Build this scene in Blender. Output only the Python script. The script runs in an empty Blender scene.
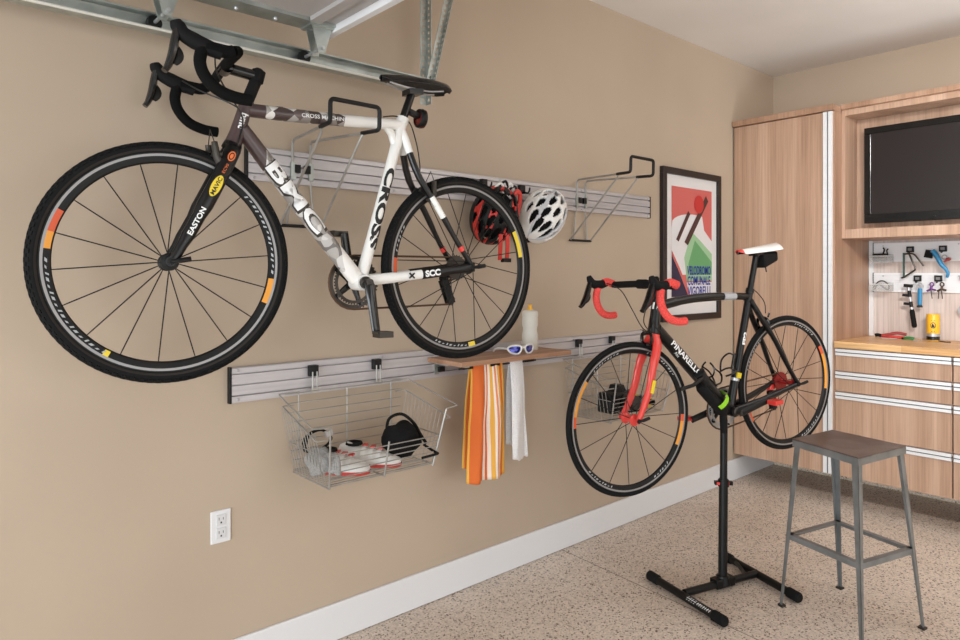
import bpy, bmesh, math, random
from mathutils import Vector, Matrix, Euler, noise
random.seed(7)
SC = bpy.context.scene
COL = SC.collection
PI = math.pi
V = Vector

# ------------------------------------------------------------------ materials
def srgb(r, g, b):
    f = lambda c: (c/12.92 if c <= .04045 else ((c+.055)/1.055)**2.4)
    return (f(r/255), f(g/255), f(b/255), 1)

MATS = {}
def mat(name, rgb, rough=.5, metal=0., spec=.5, trans=0., coat=0.):
    if name in MATS: return MATS[name]
    m = bpy.data.materials.new(name); m.use_nodes = True
    b = m.node_tree.nodes['Principled BSDF']
    b.inputs['Base Color'].default_value = srgb(*rgb)
    b.inputs['Roughness'].default_value = rough
    b.inputs['Metallic'].default_value = metal
    b.inputs['Specular IOR Level'].default_value = spec
    b.inputs['Transmission Weight'].default_value = trans
    b.inputs['Coat Weight'].default_value = coat
    MATS[name] = m
    return m

def nodes(m):
    nt = m.node_tree
    return nt, nt.nodes, nt.links, nt.nodes['Principled BSDF']

def ramp(N, stops, interp='LINEAR'):
    r = N.new('ShaderNodeValToRGB'); cr = r.color_ramp; cr.interpolation = interp
    while len(cr.elements) < len(stops): cr.elements.new(.5)
    for e, (p, c) in zip(cr.elements, stops):
        e.position = p; e.color = srgb(*c)
    return r

def texco(N, L, scale=(1, 1, 1), rot=(0, 0, 0)):
    t = N.new('ShaderNodeTexCoord'); mp = N.new('ShaderNodeMapping')
    mp.inputs['Scale'].default_value = scale; mp.inputs['Rotation'].default_value = rot
    L.new(t.outputs['Object'], mp.inputs['Vector'])
    return mp

def tnoise(N, L, mp, scale, detail=3, rough=.5):
    n = N.new('ShaderNodeTexNoise'); n.inputs['Scale'].default_value = scale
    n.inputs['Detail'].default_value = detail; n.inputs['Roughness'].default_value = rough
    L.new(mp.outputs['Vector'], n.inputs['Vector'])
    return n

def bump(N, L, b, h, strength, dist=.002):
    bp = N.new('ShaderNodeBump'); bp.inputs['Strength'].default_value = strength
    bp.inputs['Distance'].default_value = dist
    L.new(h, bp.inputs['Height']); L.new(bp.outputs['Normal'], b.inputs['Normal'])

def mixc(N, L, fac, a, b, blend='MIX'):
    mx = N.new('ShaderNodeMix'); mx.data_type = 'RGBA'; mx.blend_type = blend
    for sock, v in ((mx.inputs[0], fac), (mx.inputs[6], a), (mx.inputs[7], b)):
        if hasattr(v, 'links') or hasattr(v, 'is_output'): L.new(v, sock)
        else: sock.default_value = v
    return mx.outputs[2]

def paint_mat(name, rgb, rough=.7):
    m = mat(name, rgb, rough, spec=.3)
    nt, N, L, b = nodes(m)
    mp = texco(N, L)
    n = tnoise(N, L, mp, 260, 2)
    n2 = tnoise(N, L, mp, 1.2, 2)
    dk = tuple(int(c*.97) for c in rgb); lt = tuple(min(255, int(c*1.02)) for c in rgb)
    r = ramp(N, [(.3, dk), (.7, lt)]); L.new(n2.outputs['Fac'], r.inputs['Fac'])
    L.new(r.outputs['Color'], b.inputs['Base Color'])
    bump(N, L, b, n.outputs['Fac'], .12, .001)
    return m

def wood_mat(name, dark, mid, light, along='Z', rough=.42, band=11, seed=0.):
    m = mat(name, mid, rough, spec=.4)
    nt, N, L, b = nodes(m)
    k = {'Z': (1, 1, .022), 'Y': (1, .035, 1), 'X': (.035, 1, 1)}[along]
    mp = texco(N, L, k); mp.inputs['Location'].default_value = (seed, seed*1.7, seed*.3)
    n1 = tnoise(N, L, mp, band, 2, .55)
    n2 = tnoise(N, L, mp, 95, 5, .65)
    r1 = ramp(N, [(.30, dark), (.5, mid), (.70, light)]); L.new(n1.outputs['Fac'], r1.inputs['Fac'])
    r2 = ramp(N, [(.34, (196, 192, 188)), (.52, (240, 239, 238)), (.66, (255, 255, 255))]); L.new(n2.outputs['Fac'], r2.inputs['Fac'])
    L.new(mixc(N, L, .55, r1.outputs['Color'], r2.outputs['Color'], 'MULTIPLY'), b.inputs['Base Color'])
    bump(N, L, b, n2.outputs['Fac'], .08, .001)
    return m

def butcher_mat():
    m = mat('butcher_block', (205, 160, 105), .38, spec=.5)
    nt, N, L, b = nodes(m)
    mp = texco(N, L, (1, 1, 1))
    br = N.new('ShaderNodeTexBrick'); L.new(mp.outputs['Vector'], br.inputs['Vector'])
    mp.inputs['Rotation'].default_value = (0, 0, PI/2)
    br.inputs['Scale'].default_value = 1; br.inputs['Brick Width'].default_value = .5; br.inputs['Row Height'].default_value = .042
    br.inputs['Mortar Size'].default_value = .0006; br.inputs['Bias'].default_value = 0
    br.inputs['Color1'].default_value = srgb(238, 194, 140); br.inputs['Color2'].default_value = srgb(218, 168, 112)
    br.inputs['Mortar'].default_value = srgb(150, 105, 62)
    mp2 = texco(N, L, (1, .05, 1))
    n = tnoise(N, L, mp2, 90, 4)
    r = ramp(N, [(.35, (205, 200, 195)), (.6, (255, 255, 255))]); L.new(n.outputs['Fac'], r.inputs['Fac'])
    L.new(mixc(N, L, .7, br.outputs['Color'], r.outputs['Color'], 'MULTIPLY'), b.inputs['Base Color'])
    return m

def flake_mat(name, joint=False, base=(228, 214, 201)):
    m = mat(name, base, .45, spec=.45)
    nt, N, L, b = nodes(m)
    mp = texco(N, L)
    v = N.new('ShaderNodeTexVoronoi'); v.inputs['Scale'].default_value = 165; v.inputs['Randomness'].default_value = 1
    L.new(mp.outputs['Vector'], v.inputs['Vector'])
    sep = N.new('ShaderNodeSeparateColor'); L.new(v.outputs['Color'], sep.inputs['Color'])
    q = lambda f: tuple(min(255, int(c*f)) for c in base)
    r = ramp(N, [(0, (92, 76, 64)), (.035, (140, 118, 100)), (.10, q(.90)), (.34, q(.98)), (.66, q(1.04)), (.90, (228, 218, 206))], 'CONSTANT')
    L.new(sep.outputs['Red'], r.inputs['Fac'])
    n = tnoise(N, L, mp, 1.5, 3)
    r2 = ramp(N, [(.3, (236, 232, 228)), (.7, (255, 255, 255))]); L.new(n.outputs['Fac'], r2.inputs['Fac'])
    col = mixc(N, L, 1., r.outputs['Color'], r2.outputs['Color'], 'MULTIPLY')
    if joint:
        sx = N.new('ShaderNodeSeparateXYZ'); L.new(mp.outputs['Vector'], sx.inputs['Vector'])
        ma = N.new('ShaderNodeMath'); ma.operation = 'MULTIPLY_ADD'; ma.inputs[1].default_value = -.07; ma.inputs[2].default_value = -2.465
        L.new(sx.outputs['Y'], ma.inputs[0])
        ad = N.new('ShaderNodeMath'); ad.operation = 'ADD'; L.new(sx.outputs['X'], ad.inputs[0]); L.new(ma.outputs[0], ad.inputs[1])
        ab = N.new('ShaderNodeMath'); ab.operation = 'ABSOLUTE'; L.new(ad.outputs[0], ab.inputs[0])
        lt = N.new('ShaderNodeMath'); lt.operation = 'LESS_THAN'; lt.inputs[1].default_value = .003; L.new(ab.outputs[0], lt.inputs[0])
        sc = N.new('ShaderNodeMath'); sc.operation = 'MULTIPLY'; sc.inputs[1].default_value = .75; L.new(lt.outputs[0], sc.inputs[0])
        col = mixc(N, L, sc.outputs[0], col, srgb(95, 80, 66))
    L.new(col, b.inputs['Base Color'])
    bump(N, L, b, sep.outputs['Green'], .12, .0008)
    return m

def metal_mat(name, rgb, rough=.35, brushed=0., along=(1, 1, 1), metal=1.):
    m = mat(name, rgb, rough, metal)
    nt, N, L, b = nodes(m)
    mp = texco(N, L, along)
    n = tnoise(N, L, mp, 60 if brushed else 14, 3)
    a = .08 if not brushed else brushed
    dk = tuple(int(c*(1-a)) for c in rgb); lt = tuple(min(255, int(c*(1+a))) for c in rgb)
    r = ramp(N, [(.3, dk), (.7, lt)]); L.new(n.outputs['Fac'], r.inputs['Fac'])
    L.new(r.outputs['Color'], b.inputs['Base Color'])
    return m

def camo_mat():
    m = mat('camo_frame_paint', (235, 232, 228), .32, coat=.4)
    nt, N, L, b = nodes(m)
    mp = texco(N, L)
    v = N.new('ShaderNodeTexVoronoi'); v.inputs['Scale'].default_value = 33; v.inputs['Randomness'].default_value = .9
    L.new(mp.outputs['Vector'], v.inputs['Vector'])
    sep = N.new('ShaderNodeSeparateColor'); L.new(v.outputs['Color'], sep.inputs['Color'])
    r = ramp(N, [(0, (66, 52, 50)), (.28, (128, 122, 118)), (.52, (92, 78, 76)), (.66, (222, 220, 216)), (.86, (160, 156, 152))], 'CONSTANT')
    L.new(sep.outputs['Red'], r.inputs['Fac'])
    sx = N.new('ShaderNodeSeparateXYZ'); L.new(mp.outputs['Vector'], sx.inputs['Vector'])
    # the camouflage covers the front of the frame, a ragged edge where it meets the white
    nz = tnoise(N, L, mp, 22, 0)
    ma = N.new('ShaderNodeMath'); ma.operation = 'MULTIPLY_ADD'; ma.inputs[1].default_value = .10
    L.new(nz.outputs['Fac'], ma.inputs[0]); L.new(sx.outputs['X'], ma.inputs[2])
    gt = N.new('ShaderNodeMath'); gt.operation = 'GREATER_THAN'; gt.inputs[1].default_value = .085; L.new(ma.outputs[0], gt.inputs[0])
    lt = N.new('ShaderNodeMath'); lt.operation = 'LESS_THAN'; lt.inputs[1].default_value = -.245; L.new(sx.outputs['X'], lt.inputs[0])
    lo = N.new('ShaderNodeMath'); lo.operation = 'LESS_THAN'; lo.inputs[1].default_value = .665; L.new(sx.outputs['Z'], lo.inputs[0])
    sh = N.new('ShaderNodeMath'); sh.operation = 'MULTIPLY_ADD'; sh.inputs[1].default_value = .03
    L.new(lo.outputs[0], sh.inputs[0]); L.new(ma.outputs[0], sh.inputs[2]); L.new(sh.outputs[0], gt.inputs[0])
    r3 = ramp(N, [(0, (112, 106, 104)), (.2, (172, 168, 164)), (.45, (142, 137, 134)), (.62, (206, 203, 200)), (.86, (184, 181, 178))], 'CONSTANT')
    L.new(sep.outputs['Red'], r3.inputs['Fac'])
    c0 = mixc(N, L, lo.outputs[0], r.outputs['Color'], r3.outputs['Color'])
    c1 = mixc(N, L, lt.outputs[0], c0, srgb(72, 56, 56))
    L.new(mixc(N, L, gt.outputs[0], c1, srgb(236, 234, 230)), b.inputs['Base Color'])
    return m

def towel_mat(name, stripes):
    m = mat(name, (240, 130, 60), .95, spec=.1)
    nt, N, L, b = nodes(m)
    uv = N.new('ShaderNodeUVMap'); uv.uv_map = 'cloth'
    sx = N.new('ShaderNodeSeparateXYZ'); L.new(uv.outputs['UV'], sx.inputs['Vector'])
    r = ramp(N, stripes, 'CONSTANT'); L.new(sx.outputs['X'], r.inputs['Fac'])
    L.new(r.outputs['Color'], b.inputs['Base Color'])
    mp = texco(N, L); n = tnoise(N, L, mp, 450, 2)
    bump(N, L, b, n.outputs['Fac'], .5, .002)
    return m

def cloth_mat(name, rgb, scale=350, strength=.4):
    m = mat(name, rgb, .92, spec=.15)
    nt, N, L, b = nodes(m)
    mp = texco(N, L); n = tnoise(N, L, mp, scale, 3)
    dk = tuple(int(c*.86) for c in rgb); lt = tuple(min(255, int(c*1.06)) for c in rgb)
    r = ramp(N, [(.3, dk), (.7, lt)]); L.new(n.outputs['Fac'], r.inputs['Fac'])
    L.new(r.outputs['Color'], b.inputs['Base Color'])
    bump(N, L, b, n.outputs['Fac'], strength, .002)
    return m

M_wall = paint_mat('wall_paint', (188, 170, 150))
M_ceil = paint_mat('ceiling_paint', (234, 230, 226))
M_white = mat('white_trim_paint', (228, 228, 230), .4)
M_floor = flake_mat('epoxy_flake_floor', True)
M_kerb = flake_mat('epoxy_flake_kerb', False, (240, 226, 208))  # floor coating made paler: low light under the cabinets put into its colour
M_wood = wood_mat('walnut_laminate', (176, 141, 118), (194, 160, 136), (208, 175, 152))
M_wood2 = wood_mat('walnut_laminate_side', (158, 122, 98), (180, 143, 118), (194, 158, 133), seed=3.1)
M_splash = wood_mat('pale_laminate', (200, 184, 176), (212, 197, 190), (220, 207, 201), seed=5.)
M_butch = butcher_mat()
M_shelf = wood_mat('shelf_laminate', (140, 102, 78), (172, 130, 102), (192, 152, 124), 'X', seed=2.)
M_alu = metal_mat('brushed_aluminium', (232, 233, 236), .35, .012, (1, .02, 1))
M_alu.node_tree.nodes['Principled BSDF'].inputs['Metallic'].default_value = .1
M_slot = mat('dark_slot', (84, 84, 88), .6)
M_rail = metal_mat('anodised_rail', (192, 188, 190), .42, .04, (.02, 1, 1), .4)
M_galv = metal_mat('galvanised_steel', (178, 184, 180), .38, 0, (1, 1, 1), .85)
M_doorpan = mat('door_panel_grey', (176, 172, 170), .55, .1)
M_chrome = metal_mat('bright_wire', (166, 164, 160), .42, 0, (1, 1, 1), .6)
M_black = mat('black_plastic', (14, 14, 15), .5, spec=.35)
M_blackm = mat('black_matte', (17, 16, 17), .8, spec=.25)
M_blackg = mat('black_gloss', (9, 9, 10), .25, coat=.25)
M_rubber = mat('tyre_rubber', (15, 15, 16), .85, spec=.25)
M_rubbr2 = mat('tyre_sidewall', (44, 40, 37), .85, spec=.25)
M_tape = cloth_mat('black_bar_tape', (14, 14, 14), 200, .3)
M_red = mat('red_paint', (222, 62, 54), .3, coat=.4)
M_redtape = cloth_mat('red_bar_tape', (240, 88, 82), 200, .25)
M_silver = mat('silver_metal', (190, 190, 192), .35, .7)
M_darkm = mat('dark_metal', (72, 68, 64), .4, .7)
M_rimsil = mat('rim_silver', (150, 148, 148), .4, .5)
M_rimblk = mat('black_rim', (12, 12, 13), .45, spec=.3)
M_whitep = mat('white_gloss', (240, 239, 236), .3, coat=.3)
M_whitetext = mat('white_lettering', (236, 236, 236), .5)
M_grytext = mat('silver_lettering', (176, 178, 182), .4)
M_blktext = mat('black_lettering', (18, 18, 18), .5)
M_yellow = mat('yellow_paint', (230, 202, 44), .4)
M_orange = mat('orange_decal', (224, 150, 50), .45)
M_rust = mat('red_orange_decal', (208, 84, 44), .45)
M_chain = mat('chain_steel', (96, 74, 58), .45, .6)
M_camo = camo_mat()
M_carbon = mat('black_frame_paint', (9, 8, 10), .3, spec=.35, coat=.15)
M_cable = mat('cable_housing', (20, 20, 20), .5)
M_green = mat('green_strap', (150, 214, 40), .6)
M_stool = metal_mat('stool_frame_steel', (134, 137, 138), .42, 0, (1, 1, 1), .55)
M_stoolseat = metal_mat('stool_seat_steel', (112, 98, 96), .34, 0, (1, 1, 1), .6)

# ------------------------------------------------------------------ mesh builder
class MB:
    def __init__(s): s.v = []; s.f = []; s.mi = []; s.uv = None
    def add(s, vs, fs, mi=0):
        o = len(s.v); s.v += [V(p) for p in vs]
        s.f += [tuple(i+o for i in f) for f in fs]; s.mi += [mi]*len(fs)
        return s
    def box(s, a, b, mi=0):
        x0, x1 = sorted((a[0], b[0])); y0, y1 = sorted((a[1], b[1])); z0, z1 = sorted((a[2], b[2]))
        return s.add([(x0,y0,z0),(x1,y0,z0),(x1,y1,z0),(x0,y1,z0),(x0,y0,z1),(x1,y0,z1),(x1,y1,z1),(x0,y1,z1)],
                     [(0,3,2,1),(4,5,6,7),(0,1,5,4),(1,2,6,5),(2,3,7,6),(3,0,4,7)], mi)
    def obox(s, c, ax, ay, az, mi=0):          # centre and three half axes
        c = V(c); ax = V(ax); ay = V(ay); az = V(az)
        vs = [c+sx*ax+sy*ay+sz*az for sz in (-1, 1) for sx, sy in ((-1,-1),(1,-1),(1,1),(-1,1))]
        fs = [(0,3,2,1),(4,5,6,7),(0,1,5,4),(1,2,6,5),(2,3,7,6),(3,0,4,7)]
        if ax.cross(ay).dot(az) < 0: fs = [tuple(reversed(f)) for f in fs]
        return s.add(vs, fs, mi)
    def beam(s, p, q, w, h, up=(0, 0, 1), mi=0):
        p = V(p); q = V(q); d = (q-p); L = d.length; d.normalize()
        side = d.cross(V(up)).normalized(); u = side.cross(d)
        return s.obox((p+q)/2, d*L/2, side*w/2, u*h/2, mi)
    def tube(s, path, r, seg=12, closed=False, caps=True, mi=0, flat=1., flatdir=None):
        P = [V(p) for p in path]; n = len(P)
        R = r if isinstance(r, (list, tuple)) else [r]*n
        T = []
        for i in range(n):
            a = P[(i-1) % n] if (closed or i > 0) else P[i]
            b = P[(i+1) % n] if (closed or i < n-1) else P[i]
            t = (b-a); T.append(t.normalized() if t.length > 1e-9 else V((0, 0, 1)))
        t0 = T[0]
        u = V(flatdir) if flatdir else (V((0, 0, 1)) if abs(t0.z) < .9 else V((1, 0, 0)))
        u = (u - t0*u.dot(t0)).normalized()
        vs = []
        for i in range(n):
            if i:
                if flatdir:
                    u = V(flatdir); u = u - T[i]*u.dot(T[i]); u.normalize()
                else:
                    q = T[i-1].rotation_difference(T[i]); u = q @ u; u = (u - T[i]*u.dot(T[i])).normalized()
            w = T[i].cross(u)
            for k in range(seg):
                a = 2*PI*k/seg
                vs.append(P[i] + R[i]*(math.cos(a)*u*flat + math.sin(a)*w))
        fs = []
        m = n if closed else n-1
        for i in range(m):
            for k in range(seg):
                a = i*seg+k; b = i*seg+(k+1) % seg; c = ((i+1) % n)*seg+(k+1) % seg; d = ((i+1) % n)*seg+k
                fs.append((a, b, c, d))
        if caps and not closed:
            fs.append(tuple(reversed(range(seg)))); fs.append(tuple(range((n-1)*seg, n*seg)))
        return s.add(vs, fs, mi)
    def cyl(s, p, q, r, r2=None, seg=16, mi=0):
        return s.tube([p, q], [r, r if r2 is None else r2], seg, mi=mi)
    def lathe(s, prof, c=(0, 0, 0), axis='z', seg=32, closed=False, mi=0, mis=None):   # prof: (radius, height)
        c = V(c); vs = []; n = len(prof)
        for r, h in prof:
            for k in range(seg):
                a = 2*PI*k/seg; x, y = r*math.cos(a), r*math.sin(a)
                vs.append(c + (V((x, y, h)) if axis == 'z' else V((y, h, x)) if axis == 'y' else V((h, x, y))))
        o = len(s.v); s.v += vs
        m = n if closed else n-1
        for i in range(m):
            for k in range(seg):
                j = (i+1) % n
                s.f.append((o+i*seg+k, o+i*seg+(k+1) % seg, o+j*seg+(k+1) % seg, o+j*seg+k))
                t = mis(i, k/seg*360) if mis else mi
                s.mi.append(t)
        return s
    def ball(s, c, r, seg=16, rings=10, mi=0, sc=(1, 1, 1)):
        prof = [(max(1e-5, math.sin(PI*i/rings))*1, -math.cos(PI*i/rings)) for i in range(rings+1)]
        o = len(s.v); s.lathe([(p[0]*r, p[1]*r) for p in prof], (0, 0, 0), 'z', seg, mi=mi)
        for i in range(o, len(s.v)): s.v[i] = V((s.v[i].x*sc[0], s.v[i].y*sc[1], s.v[i].z*sc[2])) + V(c)
        return s
    def grid(s, rows, mi=0, close_u=False):       # rows of equal length
        n = len(rows[0]); vs = [p for r in rows for p in r]; fs = []
        for i in range(len(rows)-1):
            for k in range(n if close_u else n-1):
                fs.append((i*n+k, i*n+(k+1) % n, (i+1)*n+(k+1) % n, (i+1)*n+k))
        return s.add(vs, fs, mi)
    def prism(s, poly, d, mi=0):                  # polygon (3D points) pushed along d
        n = len(poly); P = [V(p) for p in poly]; d = V(d)
        vs = P + [p+d for p in P]
        fs = [tuple(reversed(range(n))), tuple(range(n, 2*n))] + [(i, (i+1) % n, n+(i+1) % n, n+i) for i in range(n)]
        return s.add(vs, fs, mi)
    def xf(s, M, start=0):
        for i in range(start, len(s.v)): s.v[i] = M @ s.v[i]
        return s
    def displace(s, amp, freq, start=0, off=0):
        c = sum((p for p in s.v[start:]), V())/max(1, len(s.v)-start)
        for i in range(start, len(s.v)):
            p = s.v[i]; d = (p-c)
            if d.length > 1e-6: s.v[i] = p + d.normalized()*amp*noise.noise(p*freq+V((off, off, off)))
        return s

def spline(pts, n=6, closed=False):
    P = [V(p) for p in pts]; out = []; N = len(P)
    rng = range(N if closed else N-1)
    for i in rng:
        if closed: a, b, c, d = P[(i-1) % N], P[i], P[(i+1) % N], P[(i+2) % N]
        else: a, b, c, d = P[max(i-1, 0)], P[i], P[i+1], P[min(i+2, N-1)]
        for k in range(n):
            t = k/n
            out.append(.5*((2*b)+(c-a)*t+(2*a-5*b+4*c-d)*t*t+(3*b-a-3*c+d)*t**3))
    if not closed: out.append(P[-1])
    return out

def roundpath(pts, r, n=4, closed=False):          # polyline with rounded corners
    P = [V(p) for p in pts]; N = len(P); out = []
    for i in range(N):
        if not closed and i in (0, N-1): out.append(P[i]); continue
        a, b, c = P[(i-1) % N], P[i], P[(i+1) % N]
        d1 = min(r, (a-b).length*.45); d2 = min(r, (c-b).length*.45)
        p = b+(a-b).normalized()*d1; q = b+(c-b).normalized()*d2
        for k in range(n+1):
            t = k/n; out.append((1-t)**2*p+2*t*(1-t)*b+t*t*q)
    return out

def clip_mesh(me, lv):
    bm = bmesh.new(); bm.from_mesh(me)
    for y in lv:
        bmesh.ops.bisect_plane(bm, geom=bm.verts[:]+bm.edges[:]+bm.faces[:], plane_co=(0, y, 0), plane_no=(0, 1, 0), dist=1e-6)
    bm.verts.index_update()
    r = [v.co.copy() for v in bm.verts], [tuple(v.index for v in f.verts) for f in bm.faces]
    bm.free(); return r

def text_flat(s, size, bold=0., width=None, cuts=8):
    """verts and faces of a word lying in the XY plane, centred on the origin"""
    cu = bpy.data.curves.new('lettering_curve', 'FONT'); cu.body = s; cu.size = size; cu.offset = bold*size
    cu.align_x = 'CENTER'; cu.align_y = 'CENTER'; cu.resolution_u = 3
    o = bpy.data.objects.new('lettering_curve', cu); COL.objects.link(o)
    dg = bpy.context.evaluated_depsgraph_get(); dg.update()
    me = bpy.data.meshes.new_from_object(o.evaluated_get(dg))
    bpy.data.objects.remove(o); bpy.data.curves.remove(cu)
    ys = [v.co.y for v in me.vertices]; xs = [v.co.x for v in me.vertices]
    lo, hi = min(ys), max(ys); my = (lo+hi)/2; mx = (min(xs)+max(xs))/2
    vs, fs = clip_mesh(me, [lo+(hi-lo)*i/cuts for i in range(1, cuts)])
    bpy.data.meshes.remove(me)
    k = 1. if width is None else width/(max(xs)-min(xs))
    return [V(((v.x-mx)*k, v.y-my, 0)) for v in vs], fs

def text_wrap(mb, s, p, a, n, size, r, bold=.0, width=None, mi=0, lift=.0008):
    """a word wrapped round a tube: p on the axis at the word's middle, a reading direction, n towards the reader"""
    vs, fs = text_flat(s, size, bold, width)
    p = V(p); a = V(a).normalized(); n = V(n); n = (n-a*n.dot(a)).normalized(); b = n.cross(a)
    R = r+lift
    mb.add([p + a*v.x + R*(math.cos(v.y/R)*n + math.sin(v.y/R)*b) for v in vs], fs, mi)

def text_plane(mb, s, p, a, b, size, bold=0., width=None, mi=0):
    vs, fs = text_flat(s, size, bold, width, 1)
    p = V(p); a = V(a).normalized(); b = V(b).normalized()
    mb.add([p + a*v.x + b*v.y for v in vs], fs, mi)

# ------------------------------------------------------------------ objects
ORG = {}
def root(name, label, cat, loc, group=None, rotz=0):
    o = bpy.data.objects.new(name, None); COL.objects.link(o); o.location = loc; o.rotation_euler = (0, 0, rotz)
    o.empty_display_size = .1
    o['label'] = label; o['category'] = cat
    if group: o['group'] = group
    ORG[o.name] = V(loc)
    return o

def mesh(name, mb, mats, org, bevel=0., smooth=35, uv=None):
    me = bpy.data.meshes.new(name)
    me.from_pydata([p-org for p in mb.v], [], mb.f)
    if not isinstance(mats, (list, tuple)): mats = [mats]
    for m in mats: me.materials.append(m)
    if len(mats) > 1: me.polygons.foreach_set('material_index', mb.mi)
    if smooth:
        me.polygons.foreach_set('use_smooth', [True]*len(me.polygons))
        me.set_sharp_from_angle(angle=math.radians(smooth))
    if uv:
        u = me.uv_layers.new(name='cloth')
        for l in me.loops: u.data[l.index].uv = uv[l.vertex_index]
    me.update()
    o = bpy.data.objects.new(name, me); COL.objects.link(o)
    if bevel:
        b = o.modifiers.new('edge', 'BEVEL'); b.width = bevel; b.segments = 2; b.limit_method = 'ANGLE'; b.angle_limit = math.radians(40)
    return o

def part(name, mb, mats, parent, label=None, **k):
    org = ORG[parent.name]
    o = mesh(name, mb, mats, org, **k); o.parent = parent; ORG[o.name] = org
    if label: o['label'] = label
    return o

def single(name, mb, mats, label, cat, loc, group=None, **k):
    o = mesh(name, mb, mats, V(loc), **k); o.location = loc; ORG[o.name] = V(loc)
    o['label'] = label; o['category'] = cat
    if group: o['group'] = group
    return o

def struct(name, mb, mats, **k):
    o = mesh(name, mb, mats, V((0, 0, 0)), **k); o['kind'] = 'structure'
    return o

def copy_tree(o, parent=None):
    c = o.copy(); COL.objects.link(c)
    if parent: c.parent = parent
    ORG[c.name] = ORG.get(o.name, V())
    for ch in [x for x in o.children]: copy_tree(ch, c)
    return c
# ------------------------------------------------------------------ the garage itself
YW, XB, ZC = 2.35, 5.015, 2.909          # left wall, back wall, ceiling
XF, YR = -3.0, -4.6                      # garage opening, far side wall
struct('floor', MB().box((XF-2.5, YR-.1, -.1), (XB+.1, YW+.1, 0)), M_floor, smooth=0)
struct('ceiling', MB().box((XF-.1, YR-.1, ZC), (XB+.1, YW+.1, ZC+.1)), M_ceil, smooth=0)
struct('wall_left', MB().box((XF-.1, YW, 0), (XB+.1, YW+.1, ZC)), M_wall, smooth=0)
struct('wall_back', MB().box((XB, YR-.1, 0), (XB+.1, YW, ZC)), M_wall, smooth=0)
struct('wall_right', MB().box((XF-.1, YR-.1, 0), (XB, YR, ZC)), M_wall, smooth=0)
struct('wall_front', MB().box((XF-.1, YR, 0), (XF, -2.5, ZC)).box((XF-.1, 2.1, 0), (XF, YW, ZC)).box((XF-.1, -2.5, 2.25), (XF, 2.1, ZC)), M_wall, smooth=0)
struct('baseboard_left', MB().box((XF, YW-.014, .002), (XB, YW, .146)), M_white, bevel=.004, smooth=0)
struct('trim_1', MB().box((XB-.03, YR, 0), (XB, YW-.014, .12)), M_kerb, bevel=.01, smooth=0)

# ------------------------------------------------------------------ wall rails
def rail(x0, x1, z0, label):
    zt = z0+.123
    r = root('wall_rail', label, 'rail', (x0, YW, z0), 'grooved aluminium rails on the wall')
    y0, yf = YW, YW-.02
    prof = [(y0, z0), (yf, z0), (yf, z0+.022)]
    for g in (z0+.0245, z0+.0615, z0+.1005):
        prof += [(yf, g-.003), (yf+.011, g-.002), (yf+.011, g+.002), (yf, g+.003)]
    prof += [(yf, zt-.018), (yf+.001, zt-.004), (yf+.004, zt), (y0, zt)]
    mb = MB().prism([(x0+.008, y, z) for y, z in prof], (x1-x0-.016, 0, 0))
    part('rail_body', mb, M_rail, r, smooth=25)
    for x in (x0, x1-.008):
        part('end_cap', MB().box((x, yf-.002, z0-.002), (x+.008, YW, zt+.002)), M_black, r, 'black plastic end cap', bevel=.001)
    n = max(2, int((x1-x0)/.42))
    for i in range(n):
        x = x0+.03+(x1-x0-.06)*i/(n-1)
        for z in (z0+.011, z0+.112):
            part('screw', MB().lathe([(.0055, -.001), (.0052, .002), (.003, .0035), (.0001, .004)], (0, 0, 0), 'z', 10).xf(Matrix.Translation((x, yf, z)) @ Matrix.Rotation(PI/2, 4, 'X')), M_silver, r)
    return r
rail(.955, 3.401, 1.759, 'upper grooved aluminium wall rail behind the white framed bicycle, carrying the helmets')
rail(.896, 3.33, .976, 'lower grooved aluminium wall rail carrying the wire baskets and the wooden shelf')

def clip(mb, x, z, y=YW-.02, w=.034, h=.04, d=.022):
    return mb.box((x-w/2, y-d, z-h/2), (x+w/2, y, z+h/2))

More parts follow.
